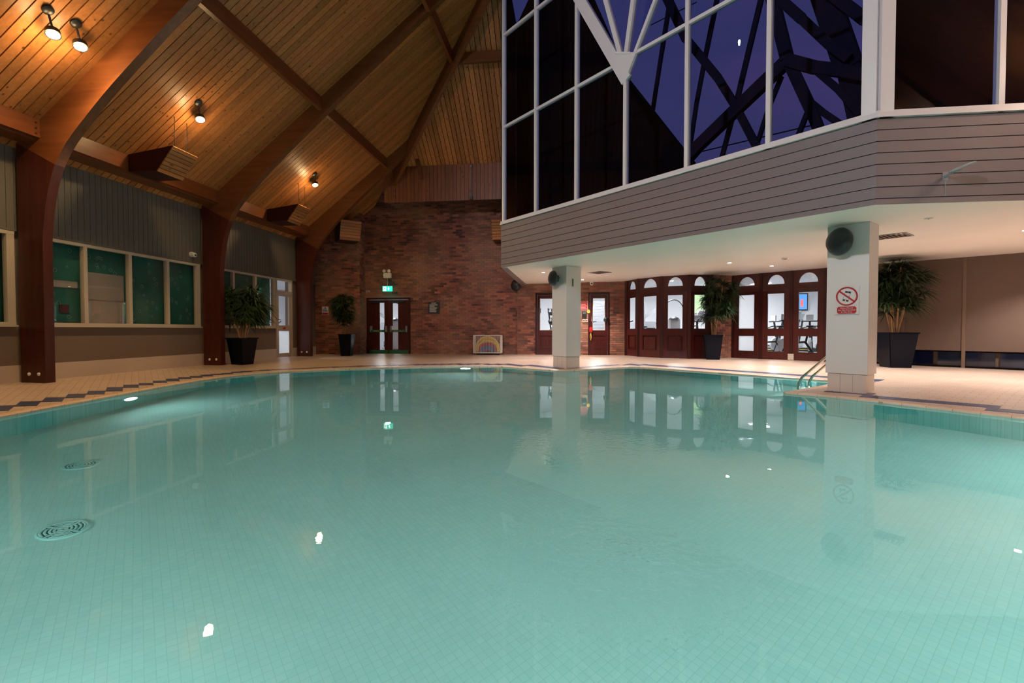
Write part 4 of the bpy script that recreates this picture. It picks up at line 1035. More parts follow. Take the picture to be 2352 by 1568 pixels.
lamp('SPOT', 'flood_beam', ax*.03, 2000, (.88, .86, 1), .12, aim=ax, spot=R(84), blend=.5, parent=t)
def downlight(x, y, lab, E=320):
    z = zsof((x, y)); t = thing('downlight', lab, 'lamp', (x, y, z), 0, 'downlights set in the gallery soffit')
    part('bezel', lambda b: lathe(b, [(.055, .004), (.055, -.008), (.042, -.006), (.042, .004)]), 'white', t, True)
    part('glowing_face', lambda b: lathe(b, [(.041, -.003), (.03, -.008), (0, -.01)]), 'dl', t, True)
    lamp('SPOT', 'downlight_beam', (0, 0, -.03), E, (1, .89, .80), .04, spot=R(125), blend=.6, parent=t)
for x, y, l in ((3.76, 12.04, 'glowing downlight in the soffit left of the smoke detector, before the mahogany doors'), (-.74, 13.0, 'glowing downlight left of the far column'), (.37, 15.51, 'glowing downlight behind the far column'),
                (5.09, 13.0, 'glowing downlight behind the near column, close to the glazed doors'), (7.1, 8.5, 'glowing downlight right of the near column, past the frame edge'), (8.9, 10.1, 'glowing downlight near the brown partition, past the frame edge'),
                (5.9, 10.3, 'glowing downlight hidden behind the near column'), (9.4, 7.3, 'glowing downlight at the far right of the soffit')): downlight(x, y, l)

# gym rooms behind the walls
def gym():
    g = sroot('wall_gym', 'bright white painted rooms of the gym behind the far walls', 'wall')
    bm = nb()
    box(bm, -9.2, 15, 22.5, 22.7, 0, 2.9); box(bm, 15, 15.2, 8, 22.7, 0, 2.9); box(bm, 11.2, 15, 8, 8.2, 0, 2.9)
    box(bm, -13.7, -13.5, 11, 22.7, 0, 2.9); box(bm, -13.5, -9.2, 10.9, 11.1, 0, 2.9); box(bm, -13.5, -9.2, 22.5, 22.7, 0, 2.9); box(bm, -3.6, -3.5, 17, 22.5, 0, 2.9)
    finish('painted_wall', bm, 'whiteroom', g)
    bm = nb(); box(bm, -13.6, 15, 16.95, 22.6, 2.85, 2.95); box(bm, -13.6, -9.15, 11, 16.95, 2.85, 2.95)
    poly = [(1.9, 16.96), (4.0, 15.0), (5.0, 15.55), (11.1, 9.9), (15, 9.9), (15, 16.96)]
    v = [bm.verts.new((x, y, 2.85)) for x, y in poly]; bm.faces.new(v); finish('ceiling_panel', bm, 'whiteroom', g)
    f = sroot('floor_gym', 'grey rubber floor of the gym rooms', 'floor'); bm = nb()
    for q in ((-13.6, 15, 16.95, 22.6), (-13.6, -9.0, 11, 16.95)): box(bm, q[0], q[1], q[2], q[3], .02, .11)
    lo = [bm.verts.new((x, y, .11)) for x, y in [(1.9, 16.96), (2.2, 15.82), (2.8, 15.17), (3.5, 14.93), (4.2, 15.17), (4.9, 15.56), (6.9, 13.98), (11.1, 9.9), (15, 9.9), (15, 16.96)]]; bm.faces.new(lo); finish('rubber', bm, 'gymfloor', f)
    k = 0
    for x, y in ((-7.5, 19), (-5, 19.5), (-11.3, 14.5), (-1.5, 19), (1, 19.3), (3.5, 18.3), (6, 17.2), (8.7, 15.5), (10.5, 13), (7.5, 20.2), (11.5, 18)):
        w_ = 'bright white ceiling panel light in the gym '+['behind the dark double door, nearer', 'behind the dark double door, farther', 'beyond the glazed side door', 'behind the door left of the far column', 'behind the door right of the far column', 'straight behind the mahogany bay', 'behind the palm beside the bay', 'behind the middle glazed door', 'behind the near column', 'deep behind the left glazed door', 'deep behind the right glazed door'][k]
        t = thing('ceiling_panel_light', w_, 'lamp', (x, y, 2.83), R(0), 'light panels in the gym ceiling')
        bxs('housing', 'white', t, (-.32, .32, -.32, .32, -.01, .02)); bxs('diffuser', 'gym', t, (-.29, .29, -.29, .29, -.02, -.01)); k += 1
gym()

# ------------------------------------------------------------------ timber air boxes
def air_box(prof_xz, y0, y1, lab, slats=7):
    """wedge under the eaves: profile in x-z, slanting front of narrow boards"""
    t = thing('air_box', lab, 'box', (0, 0, 0), 0, 'timber clad air boxes under the roof')
    bm = nb(); prism(bm, [(x, z) for x, z in prof_xz], 1, y0, y1); finish('casing', bm, 'mahogdk', t)
    (xb, zb), (xt, zt) = prof_xz[1], prof_xz[2]; d = Vector((xt-xb, zt-zb)); n = Vector((d.y, -d.x)).normalized()
    for i in range(slats):
        a = Vector((xb, zb))+d*(i/slats+.008); b = Vector((xb, zb))+d*((i+1)/slats-.012); bm = nb()
        hexa(bm, [(a.x, y0+.0, a.y), (a.x+n.x*.02, y0, a.y+n.y*.02), (a.x+n.x*.02, y1, a.y+n.y*.02), (a.x, y1, a.y), (b.x, y0, b.y), (b.x+n.x*.02, y0, b.y+n.y*.02), (b.x+n.x*.02, y1, b.y+n.y*.02), (b.x, y1, b.y)])
        finish('slat', bm, 'plankY', t)
    for y in (y0+.1, y1-.2):
        part('wire', lambda m: tube(m, [(xt-.05, y, zt), (xt-.05, y, zc(xt-.05))], .006, 5), 'black', t)
    return t
yb = ux(418, 415, -7.8).y
air_box([(-8.395, 4.0), (-7.8, 3.99), (-7.45, 4.45), (-8.395, 4.32)], 8.26, yb, 'timber air box on the eaves above the four-pane teal window')
y2 = ux(613, 509, -8.395).y
air_box([(-8.395, 4.0), (-7.8, 3.99), (-7.45, 4.45), (-8.395, 4.32)], y2, y2+yb-8.26, 'timber air box on the eaves near the last timber arch')
def wall_box(px0, px1, lab, turn=0):
    x0, x1 = uy(px0, 520, 15.95).x, uy(px1, 520, 15.95).x; t = thing('air_box', lab, 'box', (0, 0, 0), 0, 'timber clad air boxes under the roof')
    if turn:
        c_ = uy((px0+px1)/2, 520, 15.5); x0, x1 = -.34, .34; t.location = c_-Vector((math.sin(R(turn))*15.95, -math.cos(R(turn))*15.95, c_.z))*-1 if False else (c_.x+math.sin(R(turn))*15.95, c_.y-math.cos(R(turn))*15.95, 0); t.rotation_euler = (0, 0, R(turn))
    bm = nb(); prism(bm, [(16.62, 4.70), (15.85, 4.66), (16.05, 4.02), (16.62, 4.0)], 0, x0, x1); finish('casing', bm, 'mahogdk', t)
    a, b = Vector((16.05, 4.02)), Vector((15.85, 4.66)); d = b-a; n = Vector((-d.y, d.x)).normalized(); n = -n if n.x > 0 else n
    for i in range(7):
        p, q = a+d*(i/7+.01), a+d*((i+1)/7-.012); bm = nb()
        hexa(bm, [(x0, p.x, p.y), (x1, p.x, p.y), (x1, p.x+n.x*.02, p.y+n.y*.02), (x0, p.x+n.x*.02, p.y+n.y*.02), (x0, q.x, q.y), (x1, q.x, q.y), (x1, q.x+n.x*.02, q.y+n.y*.02), (x0, q.x+n.x*.02, q.y+n.y*.02)])
        finish('slat', bm, 'plankX', t)
wall_box(783, 827, 'timber air box on the brick wall right of the last arch', 42)
wall_box(1130, 1174, 'timber air box on the brick wall half hidden by the gallery')

# ------------------------------------------------------------------ potted palms
def palm(px, py, potw, poth, top, lab, seed, ncane=5, spread=.55, keep=()):
    rnd = random.Random(seed); p = uz(px, py, .12); z0 = deck_z((p.x, p.y)); p = uz(px, py, z0)
    t = thing('potted_palm', lab, 'plant', (p.x, p.y, z0), rnd.uniform(-.4, .4), 'tall potted palms in glossy square planters')
    h = poth; a, b = potw*.36, potw*.5
    bm = nb(); prof = [(a, 0), (b, h-.03), (b+.012, h-.03), (b+.012, h), (b-.03, h), (b-.045, h-.06)]
    rings = [[bm.verts.new((s*r, q*r, z)) for s, q in ((-1, -1), (1, -1), (1, 1), (-1, 1))] for r, z in prof]
    for A, B in zip(rings, rings[1:]):
        for i in range(4): bm.faces.new((A[i], A[(i+1) % 4], B[(i+1) % 4], B[i]))
    bm.faces.new(rings[0][::-1]); bmesh.ops.bevel(bm, geom=[e for e in bm.edges if abs(e.verts[0].co.z-e.verts[1].co.z) > .2], offset=.018, segments=2, affect='EDGES')
    finish('planter', bm, 'darkpot', t); bxs('soil', 'soil', t, (-b+.045, b-.045, -b+.045, b-.045, h-.1, h-.06))
    lf = nb(); H_ = top-z0
    def leaf(base, d, L_, w):
        d = d.normalized(); s = d.cross(Vector((0, 0, 1))); s = (s.normalized() if s.length > .01 else Vector((1, 0, 0)))*w; droop = rnd.uniform(.25, .75)
        pts = []; n = 4
        for i in range(n+1):
            f = i/n; q = base+d*L_*f+Vector((0, 0, -droop*L_*f*f)); ww = [.35, 1, .9, .55, .03][i]; pts.append((q-s*ww+Vector((0, 0, -w*.3*ww)), q, q+s*ww+Vector((0, 0, -w*.3*ww))))
        vs = [[lf.verts.new(v) for v in row] for row in pts]
        for A, B in zip(vs, vs[1:]):
            lf.faces.new((A[0], A[1], B[1], B[0])); lf.faces.new((A[1], A[2], B[2], B[1]))
    for c in range(ncane):
        an = rnd.uniform(0, 6.28); r0 = rnd.uniform(.02, .09); r1 = spread*rnd.uniform(.15, .42); hz = h+(H_-h)*rnd.uniform(.62, .93)
        pts = [(math.cos(an)*(r0+(r1-r0)*f), math.sin(an)*(r0+(r1-r0)*f), h-.08+(hz-h+.08)*f) for f in (0, .33, .66, 1)]
        bm = nb(); tube(bm, pts, .014+.004*rnd.random(), 7); finish('cane', bm, 'cane', t)
        pv = [Vector(q) for q in pts]
        for node in range(12):
            f = .34+.66*node/11; i = min(2, int(f*3)); base = pv[i].lerp(pv[i+1], f*3-i)
            if f < .42 and rnd.random() < .5: continue
            # side shoot ending in a fan of narrow leaves
            aa = rnd.uniform(0, 6.28); sh = rnd.uniform(.06, .26)*spread/.55; tip = base+Vector((math.cos(aa)*sh, math.sin(aa)*sh, sh*.45)); tube(lf, [base, tip], .005, 4)
            for k in range(24):
                ab = aa+rnd.uniform(-1.7, 1.7); leaf(tip, Vector((math.cos(ab), math.sin(ab), rnd.uniform(-.15, .75))), rnd.uniform(.17, .34)*spread/.55, rnd.uniform(.012, .020))
        for k in range(34):
            ab = rnd.uniform(0, 6.28); leaf(pv[-1], Vector((math.cos(ab), math.sin(ab), rnd.uniform(.1, 1.4))), rnd.uniform(.2, .36)*spread/.55, rnd.uniform(.012, .020))
    # leaves bend along a wall or ceiling they touch
    Mw = Matrix.Translation(t.location) @ Matrix.Rotation(t.rotation_euler.z, 4, 'Z'); Mi = Mw.inverted()
    for v in lf.verts:
        w = Mw @ v.co
        for n_, q_ in keep:
            e_ = Vector(n_).normalized(); d_ = (w-Vector(q_)).dot(e_)
            if d_ < 0: w = w-e_*d_
        v.co = Mi @ w
    o = finish('foliage', lf, 'leaf', t); o['kind'] = 'stuff'
    return t
palm(557, 836, .50, .66, 2.16, 'tall potted palm in front of the three-pane teal window', 3, 8, .80, [((1, 0, 0), (-8.78, 0, 0)), ((0, 1, 0), (0, 10.82, 0))])
palm(797, 817, .42, .72, 2.18, 'potted palm against the brick wall left of the dark double door', 5, 7, .56, [((.3, -1.51, 0), (-8.93, 15.82, 0))])
palm(1637, 825, .50, .72, 2.55, 'potted palm between the mahogany bay and the glazed doors', 8, 7, .72, [((.4, -.73, 0), (4.2, 15.0, 0)), ((0, -1, 0), (0, 14.95, 0)), ((0, 0, -1), (0, 0, 2.55))])
palm(2056, 843, .60, .80, 2.50, 'potted palm before the brown partition, right of the near column', 11, 8, .84, [((0, 0, -1), (0, 0, 2.5))])

# ------------------------------------------------------------------ far wall fittings
def exit_sign():
    c = uy(890, 630, 16.35); t = thing('emergency_light', 'white twin-headed emergency light above the dark double door', 'light', (c.x, 16.35, c.z))
    bxs('case', 'white', t, (-.14, .14, -.05, .05, -.13, .05), bevel=.012); bxs('arm', 'white', t, (-.04, .04, .05, .30, -.06, .0))
    for s in (-.10, .08): part('lamp_head', lambda b: lathe(b, [(.02, 0), (.055, .03), (.055, .08), (0, .085)], (s, -.0, .10), (0, -1, .2), 14), 'white', t, True); bxs('stalk', 'grey', t, (s-.01, s+.01, -.02, .0, .04, .09))
    part('green_indicator', lambda b: lathe(b, [(.012, 0), (.012, .006), (0, .008)], (-.115, -.052, -.02), (0, -1, 0), 10), 'exit', t)
    c2 = uy(890, 663, 16.35); e = thing('exit_sign', 'green lit exit sign hanging over the dark double door', 'sign', (c2.x, 16.35, c2.z))
    part('rod', lambda b: cyl(b, (0, 0, .10), (0, 0, c.z-c2.z-.135), .007), 'white', e)
    bxs('light_box', 'exit', e, (-.17, .17, -.03, .03, -.09, .09)); bxs('pictogram_panel', 'exitw', e, (-.135, -.04, -.033, -.03, -.07, .07))
    def man(b):
        for q in ((-.10, -.085, .03, .05), (-.11, -.075, -.01, .03)): box(b, q[0], q[1], -.036, -.033, q[2], q[3])
        bar_between(b, (-.095, -.0345, -.005), (-.12, -.0345, -.055), .012, .003, (0, 1, 0)); bar_between(b, (-.09, -.0345, -.005), (-.06, -.0345, -.045), .012, .003, (0, 1, 0)); bar_between(b, (-.08, -.0345, .025), (-.055, -.0345, .0), .009, .003, (0, 1, 0))
    part('running_figure', man, 'green', e)
    def arrow(b): 
        box(b, .045, .065, -.034, -.03, -.05, .015); v = [b.verts.new(p) for p in ((.02, -.034, .01), (.09, -.034, .01), (.055, -.034, .06), (.02, -.03, .01), (.09, -.03, .01), (.055, -.03, .06))]; b.faces.new(v[:3]); b.faces.new(v[3:][::-1])
    part('arrow', arrow, 'exitw', e); lamp('AREA', 'sign_glow', (0, -.05, -.1), 1.6, (.3, 1, .8), .2, aim=(0, -.2, -1), parent=e)
exit_sign()
def notice():
    a, b = uy(984, 693, 16.62), uy(1009, 720, 16.62); t = thing('notice_board', 'black notice board with white lines of small print on the brick wall', 'sign', ((a.x+b.x)/2, 16.62, (a.z+b.z)/2))
    w, h = (b.x-a.x)/2, (a.z-b.z)/2; bxs('board', 'black', t, (-w, w, -.012, .015, -h, h))
    bm = nb(); box(bm, -w*.45, w*.45, -.015, -.012, h*.72, h*.82); rnd = random.Random(2)
    for i in range(11): z = h*.52-i*h*.125; box(bm, -w*.78, -w*.78+w*rnd.uniform(.9, 1.5), -.015, -.012, z, z+h*.05)
    o = finish('small_print', bm, 'white', t); o['kind'] = 'stuff'
notice()
def cornersign():
    a = uy(748.5, 714, 15.97); t = thing('safety_notice', 'small white notice with blue lines and a red foot, left of the second palm', 'sign', (a.x, 15.93, a.z), math.atan2(.3, 1.51))
    w, h = .11, .145; bxs('plate', 'white', t, (-w, w, -.006, .0, -h, h)); bxs('red_foot', 'red', t, (-w*.9, w*.9, -.009, -.006, -h*.92, -h*.42))
    part('blue_symbol', lambda b: lathe(b, [(.026, 0), (.026, .003), (0, .003)], (0, -.006, h*.74), (0, -1, 0), 16), 'bluesign', t)
    for i in range(4): bxs('blue_line', 'bluesign', t, (-w*.85, w*(.5+.1*i), -.009, -.006, h*(.38-i*.19), h*(.5-i*.19)))
cornersign()
def small(name, lab, cat, loc, rz, *parts):
    t = thing(name, lab, cat, loc, rz)
    for nm, m, bs in parts: bxs(nm, m, t, *bs)
    return t
p = uy(846, 669, 16.62); small('wall_sensor', 'small cream sensor box on the brick beside the double door head', 'sensor', p, 0, ('case', 'cream', [(-.06, .06, -.04, .03, -.03, .03)]), ('lens', 'black', [(-.015, .015, -.045, -.04, -.015, .015)]))
p = uy(781, 731, 16.0); small('wall_switch', 'small cream switch low on the brick wall behind the second palm', 'switch', p, 0, ('plate', 'cream', [(-.035, .035, -.0, .12, -.04, .04)]), ('rocker', 'white', [(-.01, .01, -.008, 0, -.018, .018)]))
p = ux(440, 584, -8.90)
t = thing('security_camera', 'small white dome camera on the grey cladding above the teal window', 'camera', p)
part('base', lambda b: lathe(b, [(.06, -.04), (.06, .03), (.04, .05)], (0, 0, 0), (1, 0, 0), 18), 'white', t, True); part('dome', lambda b: lathe(b, [(.045, .05), (.055, .09), (.045, .13), (0, .15)], (0, 0, 0), (1, -.3, -.2), 18), 'white', t, True); part('lens', lambda b: lathe(b, [(.02, .14), (.02, .16), (0, .165)], (0, 0, 0), (1, -.3, -.2), 12), 'black', t, True)
# items beside the single door
Yw = 16.57
def at(px, py): return uy(px, py, Yw)
a, b = at(1332, 692), at(1349, 712); t = small('red_notice', 'red notice with white print on the brick right of the far column', 'sign', ((a.x+b.x)/2, Yw, (a.z+b.z)/2), 0, ('frame', 'white', [(-.14, .14, -.008, .018, -.155, .155)]), ('red_field', 'red', [(-.13, .13, -.011, -.008, -.145, .145)]))
for i in range(5): bxs('print_line', 'white', t, (-.10, .10-.03*(i % 2), -.013, -.011, .09-i*.05, .10-i*.05))
p = at(1342, 722); small('black_panel', 'small dark control panel under the red notice', 'panel', p, 0, ('case', 'black', [(-.08, .08, -.03, .02, -.10, .10)]), ('label', 'grey', [(-.05, .05, -.033, -.03, .04, .06)]))
for x_, lb in ((1341, 'left cream wall switch under the dark control panel'), (1347.5, 'right cream wall switch under the dark control panel')):
    p = at(x_, 736); small('wall_switch', lb, 'switch', p, 0, ('plate', 'cream', [(-.038, .038, -.012, .02, -.055, .055)]), ('rocker', 'mahog', [(-.015, .015, -.018, -.012, -.025, .025)]))
t = thing('yellow_tag', 'yellow rounded tag hanging at the door frame', 'tag', at(1352, 715)); part('body', lambda b: lathe(b, [(.05, 0), (.055, .01), (.045, .02), (0, .02)], (0, 0, -.01), (0, -1, 0), 16), 'yellow', t, True); part('loop', lambda b: tube(b, [(math.cos(i)*.02, -.01, .055+math.sin(i)*.02) for i in (0, 1, 2, 3, 4, 5)], .006, 5, True), 'yellow', t); bxs('mark', 'ink', t, (-.01, .01, -.024, -.02, -.02, .0))
t = thing('rescue_tube', 'red rescue float with a yellow strap hanging on the door edge', 'float', at(1357, 757)+Vector((0, -.05, 0))); bm = nb(); box(bm, -.05, .05, -.03, .03, -.10, .10); bmesh.ops.bevel(bm, geom=list(bm.edges), offset=.02, segments=2, affect='EDGES'); finish('float', bm, 'red', t); part('strap', lambda b: tube(b, [(0, 0, -.10), (.02, 0, -.25), (0, 0, -.37), (-.02, 0, -.25), (0, 0, -.10)], .009, 6), 'yellow', t); part('hook', lambda b: tube(b, [(0, .05, .16), (0, 0, .16), (0, 0, .10)], .006, 6), 'chrome', t)
t = thing('hanging_bag', 'small black mesh bag hanging on the mahogany door', 'bag', at(1392, 732)+Vector((0, -.05, 0))); part('bag', lambda b: lathe(b, [(.0, -.12), (.06, -.10), (.085, -.03), (.06, .04), (.02, .06)], (0, 0, 0), (.25, 0, 1), 12), 'black', t, True); part('cord', lambda b: tube(b, [(0, 0, .05), (.01, 0, .17), (0, .04, .18)], .006, 5), 'black', t)

# float cage with foam noodles
def cage():
    cx = (uy(1086, 810, 16.2).x+uy(1152, 810, 16.2).x)/2; w, d_, h = .47, .19, .60; z0 = .12
    t = thing('float_cage', 'white wire cage on feet holding foam noodles by the brick wall', 'cage', (cx, 16.38, z0))
    bm = nb()
    for z in (.07, h+.07):
        for s in (-1, 1): tube(bm, [(-w, s*d_, z), (w, s*d_, z)], .012, 6); tube(bm, [(s*w, -d_, z), (s*w, d_, z)], .012, 6)
    for s in (-1, 1):
        for q in (-1, 1): tube(bm, [(s*w, q*d_, .07), (s*w, q*d_, h+.07)], .014, 6)
    finish('frame', bm, 'white', t)
    n = 24
    for i in range(1, n): part('wire_bar', lambda b: cyl(b, (-w+2*w*i/n, -d_, .07), (-w+2*w*i/n, -d_, h+.07), .0052, n=6), 'white', t)
    for i in range(1, 9):
        for s in (-1, 1): part('side_bar', lambda b: cyl(b, (s*w, -d_+2*d_*i/9, .07), (s*w, -d_+2*d_*i/9, h+.07), .0052, n=6), 'white', t)
    bxs('base_tray', 'white', t, (-w, w, -d_, d_, .06, .072)); bxs('back_rail', 'white', t, (-w, w, d_-.004, d_, .36, .375))
    for s in (-1, 1):
        for q in (-1, 1): part('caster', lambda b: lathe(b, [(.022, -.012), (.026, 0), (.022, .012)], (s*(w-.1), q*(d_-.06), .03), (1, 0, 0), 12), 'black', t, True); bxs('caster_fork', 'grey', t, (s*(w-.1)-.018, s*(w-.1)+.018, q*(d_-.06)-.012, q*(d_-.06)+.012, .045, .062))
    k = 0
    rows_ = [('yellow', .52, .40), ('yellow', .47, .40), ('yellow', .44, .35), ('yellow', .39, .35), ('yellow', .34, .33), ('redfoam', .30, .29), ('redfoam', .25, .28), ('redfoam', .21, .24), ('bluefoam', .18, .25), ('bluefoam', .13, .22), ('bluefoam', .10, .16), ('redfoam', .07, .12)]
    nm = {'yellow': 'yellow', 'redfoam': 'red', 'bluefoam': 'blue'}; cnt = {}
    words = ['outermost', 'second', 'third', 'fourth', 'innermost']
    for m, hh, rr in rows_:
        i = cnt.get(m, 0); cnt[m] = i+1; yy = -.10+.055*((k*2) % 5); pts = []
        for a in range(0, 181, 12):
            x = math.cos(R(a)); pts.append((rr*x, yy, .11+hh*math.sin(R(a))**.75))
        bm = nb(); tube(bm, pts, .026, 10); o = finish('foam_noodle', bm, m, None, True); o.location = (cx, 16.38, z0)
        tag(o, '%s %s foam noodle bent in the white cage, counting from the top' % (words[min(i, 4)], nm[m]), 'noodle', 'foam noodles in the cage'); k += 1
cage()

# ------------------------------------------------------------------ soffit fittings
def vent(x, y, lab):
    t = thing('ceiling_vent', lab, 'vent', (x, y, zsof((x, y))), R(45), 'square vents in the gallery soffit'); r = .24
    bm = nb(); slab_holes(bm, -r, r, -r, r, -.012, .004, [(-r+.03, r-.03, -r+.03, r-.03)]); bmesh.ops.rotate(bm, verts=bm.verts, matrix=Matrix.Rotation(R(90), 3, 'X')); finish('frame', bm, 'grey', t)
    bxs('dark_throat', 'backing', t, (-r+.03, r-.03, -r+.03, r-.03, -.002, .003))
    for i in range(7): y_ = -r+.06+i*.06; bxs('slat', 'partition', t, (-r+.03, r-.03, y_-.016, y_+.016, -.009, -.004))
vent(.77, 13.39, 'square grey vent in the soffit beside the far column'); vent(5.32, 8.75, 'square vent in the soffit right of the near column')
t = thing('smoke_detector', 'small white detector on the soffit before the glazed doors', 'detector', (4.74, 11.42, zsof((4.74, 11.42)))); part('base', lambda b: lathe(b, [(.06, .002), (.06, -.02), (.045, -.03), (.03, -.05), (0, -.055)], n=20), 'white', t, True); bxs('dark_slot', 'black', t, (-.03, .03, -.05, -.04, -.04, -.028))
t = thing('dome_camera', 'small white camera hanging at the far edge of the soffit', 'camera', (.69, 16.3, zsof((.69, 16.3)))); part('base', lambda b: lathe(b, [(.06, .002), (.06, -.04), (.055, -.08), (.03, -.12), (0, -.13)], n=18), 'white', t, True); part('lens', lambda b: lathe(b, [(.03, 0), (.03, .02), (0, .03)], (0, -.05, -.07), (0, -1, -.3), 12), 'black', t, True)
t = thing('sprinkler_plate', 'tiny flat cover plate in the soffit right of the near column', 'plate', (4.91, 7.32, zsof((4.91, 7.32)))); part('plate', lambda b: lathe(b, [(.055, .002), (.05, -.006), (0, -.008)], n=18), 'silver', t, True); part('pin', lambda b: lathe(b, [(.008, -.007), (.006, -.016), (0, -.017)], n=8), 'grey', t, True)
p = uy(2172, 402, 6.34); t = thing('wall_uplight', 'slim grey uplight bracket fixed to the right part of the board fascia', 'light', p)
part('arm', lambda b: tube(b, [(0, .02, -.02), (0, -.08, 0), (.05, -.16, .02)], .012, 8), 'grey', t); bm = nb(); lathe(bm, [(.02, -.012), (.11, -.006), (.12, .004), (.11, .01), (.0, .01)], (.04, -.20, .03), (-.35, .05, 1), 24); finish('dish', bm, 'silver', t, True); bxs('wall_plate', 'grey', t, (-.03, .03, 0, .02, -.06, .04)); bxs('cable_drop', 'grey', t, (-.004, .004, 0, .008, -.25, -.06))

# ------------------------------------------------------------------ gym equipment glimpsed through the panes
def B(t, nm, m, *b): return bxs(nm, m, t, *b)
def treadmill(loc, rz, lab):
    t = thing('treadmill', lab, 'treadmill', loc, rz, 'treadmills in the gym')
    B(t, 'deck', 'black', (-.36, .36, -.95, .85, .06, .20)); B(t, 'belt', 'grey', (-.26, .26, -.93, .6, .20, .215)); B(t, 'motor_cover', 'silver', (-.36, .36, .55, .9, .2, .34)); B(t, 'yellow_stripe', 'yellow', (-.365, .365, -.9, .3, .125, .145))
    for s in (-1, 1):
        part('upright', lambda b: tube(b, [(s*.36, .6, .1), (s*.36, .75, .8), (s*.34, .85, 1.25)], .035, 8), 'black', t); part('handrail', lambda b: tube(b, [(s*.34, .8, 1.02), (s*.34, .3, 1.0), (s*.34, .0, .92)], .02, 8), 'black', t)
    c = part('console', lambda b: box(b, -.36, .36, -.05, .03, -.2, .2, Matrix.Translation((0, .84, 1.38)) @ Matrix.Rotation(R(-30), 4, 'X')), 'silver', t); part('console_screen', lambda b: box(b, -.22, .22, -.056, -.05, -.12, .14, Matrix.Translation((0, .84, 1.38)) @ Matrix.Rotation(R(-30), 4, 'X')), 'black', c)
    return t
def trainer(loc, rz, lab):
    t = thing('cross_trainer', lab, 'trainer', loc, rz)
    B(t, 'column', 'silver', (-.17, .17, -.12, .12, .0, 1.22)); B(t, 'base', 'black', (-.35, .35, -.6, .9, 0, .12)); part('head', lambda b: lathe(b, [(.2, 0), (.17, .06), (.05, .12), (0, .13)], (0, 0, 1.22)), 'black', t, True)
    part('hoop', lambda b: tube(b, [(math.cos(R(a))*.36, .05, 1.52+math.sin(R(a))*.42) for a in range(-20, 201, 12)], .018, 8), 'black', t)
    for s in (-1, 1): part('grip', lambda b: tube(b, [(s*.35, .05, 1.35), (s*.42, .1, .9), (s*.38, .2, .5)], .022, 8), 'black', t); part('pedal_arm', lambda b: tube(b, [(s*.3, .8, .35), (s*.42, .2, .4), (s*.4, -.4, .25)], .03, 8), 'black', t)
    return t
def weights(loc, rz, lab):
    t = thing('weight_machine', lab, 'machine', loc, rz)
    B(t, 'base', 'grey', (-.5, .5, -.1, .1, 0, .08), (-.1, .1, -.6, .6, 0, .08)); B(t, 'stack', 'black', (-.16, .16, -.12, .12, .1, .95)); B(t, 'shroud', 'grey', (-.22, .22, -.16, -.13, .05, 1.2)); B(t, 'mast', 'grey', (.22, .34, -.08, .08, .05, 1.95))
    part('arm', lambda b: bar_between(b, (.28, 0, 1.35), (-.45, 0, 1.85), .11, .10, (0, 1, 0)), 'grey', t); part('roller', lambda b: lathe(b, [(.07, -.2), (.07, .2)], (-.45, 0, 1.87), (0, 1, 0), 14), 'black', t, True); B(t, 'seat', 'black', (-.75, -.4, -.2, .2, .45, .55)); B(t, 'blue_tag', 'bluesign', (.2, .36, -.10, -.08, .45, .58))
    return t
def bike(loc, rz, lab):
    t = thing('exercise_bike', lab, 'bike', loc, rz, 'exercise bikes in the gym')
    B(t, 'foot', 'black', (-.25, .25, -.5, -.42, 0, .07), (-.25, .25, .42, .5, 0, .07)); part('frame', lambda b: (tube(b, [(0, -.46, .06), (0, -.2, .5), (0, .3, .45), (0, .46, .06)], .04, 8), tube(b, [(0, -.2, .45), (0, -.3, .95)], .03, 8), tube(b, [(0, .28, .45), (0, .4, 1.15)], .03, 8)), 'black', t)
    part('flywheel', lambda b: lathe(b, [(.24, -.03), (.24, .03), (0, .035)], (0, .3, .38), (1, 0, 0), 24), 'silver', t, True); part('saddle', lambda b: lathe(b, [(.02, 0), (.11, .02), (.1, .06), (0, .07)], (0, -.32, .94)), 'black', t, True); part('handlebar', lambda b: tube(b, [(-.22, .2, 1.2), (-.2, .42, 1.15), (.2, .42, 1.15), (.22, .2, 1.2)], .02, 8), 'black', t); B(t, 'display', 'silver', (-.1, .1, .4, .44, 1.18, 1.36))
    return t
def tower(loc, rz, lab):
    t = thing('ball_rack', lab, 'rack', loc, rz)
    for s in (-1, 1): part('post', lambda b: tube(b, [(s*.38, 0, 0), (s*.16, 0, 1.75)], .03, 8), 'black', t)
    B(t, 'foot', 'black', (-.45, .45, -.25, .25, 0, .05))
    for z, r in ((.45, .26), (.85, .23), (1.22, .18), (1.6, .16)):
        for s in (-1, 1): part('ball', lambda b: lathe(b, [(0, -.15), (.1, -.11), (.15, 0), (.1, .11), (0, .15)], (s*(r+.12), 0, z), n=14), 'black', t, True)
    return t
def gz(px, d_):     # place on the gym floor at a picture column and a distance
    q = ray(px, 800); q = Vector((q.x, q.y)); q = q/q.dot(_f.xy.normalized())*d_; return (q.x, q.y, .11)
treadmill(gz(1776, 18.4), R(200), 'treadmill seen through the middle glazed door'); treadmill(gz(1790, 20.6), R(200), 'treadmill behind another, through the middle glazed door')
treadmill(gz(1850, 18.2), R(215), 'treadmill seen through the right glazed door'); bike(gz(1862, 15.8), R(150), 'exercise bike at the right edge of the right glazed door'); bike(gz(1766, 15.6), R(60), 'exercise bike low behind the middle glazed door')
weights(gz(1494, 18.9), R(180), 'tall weight machine seen through the second leaf of the bay'); trainer(gz(1548, 17.0), R(10), 'cross trainer with a round hoop seen through the third leaf of the bay')
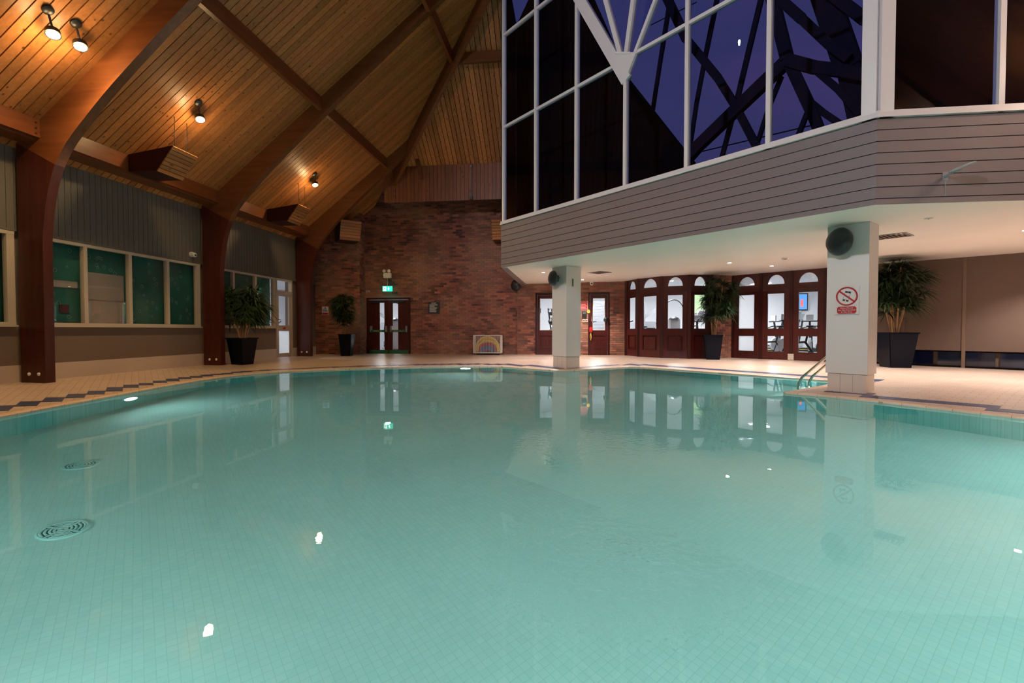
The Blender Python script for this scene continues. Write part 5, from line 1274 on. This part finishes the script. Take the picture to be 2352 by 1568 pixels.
bike(gz(1530, 20.5), R(80), 'exercise bike behind the cross trainer in the bay'); treadmill(gz(1600, 18.0), R(190), 'treadmill seen through the right leaf of the bay'); bike(gz(1460, 17.4), R(60), 'exercise bike seen through the narrow left leaf of the bay')
tower(gz(1250, 19.6), 0, 'rack of dark balls seen through the door left of the far column'); bike(gz(1378, 18.6), R(100), 'exercise bike low in the door right of the far column')
bike(gz(1800, 16.4), R(110), 'exercise bike nearer the middle glazed door, right of the other'); bike(gz(1832, 14.7), R(60), 'exercise bike closest to the right glazed door')
bike(gz(1617, 16.4), R(130), 'exercise bike behind the right leaf of the bay')
B(thing('gym_screen_wall', 'grey slatted screen seen through the door right of the far column', 'screen', (*gz(1378, 20.2)[:2], .11)), 'slats', 'grey', *[(-.7, .7, 0, .03, .9+i*.06, .95+i*.06) for i in range(20)])
weights((-12.2, 15.6, .11), R(120), 'white machine seen through the glazed side door'); bike((-11.1, 16.9, .11), R(40), 'exercise bike seen through the glazed side door')
trainer(gz(908, 18.9), R(20), 'trainer seen through the right pane of the dark double door'); weights(gz(876, 21.6), R(0), 'machine seen through the left pane of the dark double door')
p = uy(1606, 693, 22.44); t = thing('gym_poster', 'pale green lit poster in the gym, behind the palm beside the bay', 'poster', p); B(t, 'frame', 'silver', (-.52, .52, -.02, .04, -.52, .6)); B(t, 'print', 'screen2', (-.5, .5, -.025, -.02, -.5, .58))
p = uy(1839, 693, 22.44); t = thing('television', 'wall television with a bright blue picture in the gym', 'television', (9.97, 22.46, p.z), R(180)); 
B(t, 'case', 'black', (-.32, .32, -.0, .06, -.38, .38)) ; B(t, 'screen', 'screen', (-.28, .28, .06, .065, -.33, .33)); B(t, 'picture_patch', 'redlight', (-.12, -.02, .066, .068, -.2, .1))
p = ux(652, 660, -13.4); t = thing('red_lit_sign', 'red lit sign seen through the fanlight of the glazed side door', 'sign', p, R(90)); B(t, 'case', 'white', (-.25, .25, .0, .05, -.14, .14)); B(t, 'glyph', 'redlight', (-.16, .16, -.008, 0, -.08, .08))

p = uy(1082, 418, 15.37); t = thing('hanging_rod', 'thin vertical rod with a small black fitting on the boarded bulkhead', 'rod', p); part('rod', lambda b: cyl(b, (0, 0, -.5), (0, 0, .5), .010, n=8), 'grey', t); bxs('fitting', 'black', t, (-.05, .05, -.04, .03, -.56, -.47)); bxs('clip', 'grey', t, (-.03, .03, -.02, .03, .48, .54))
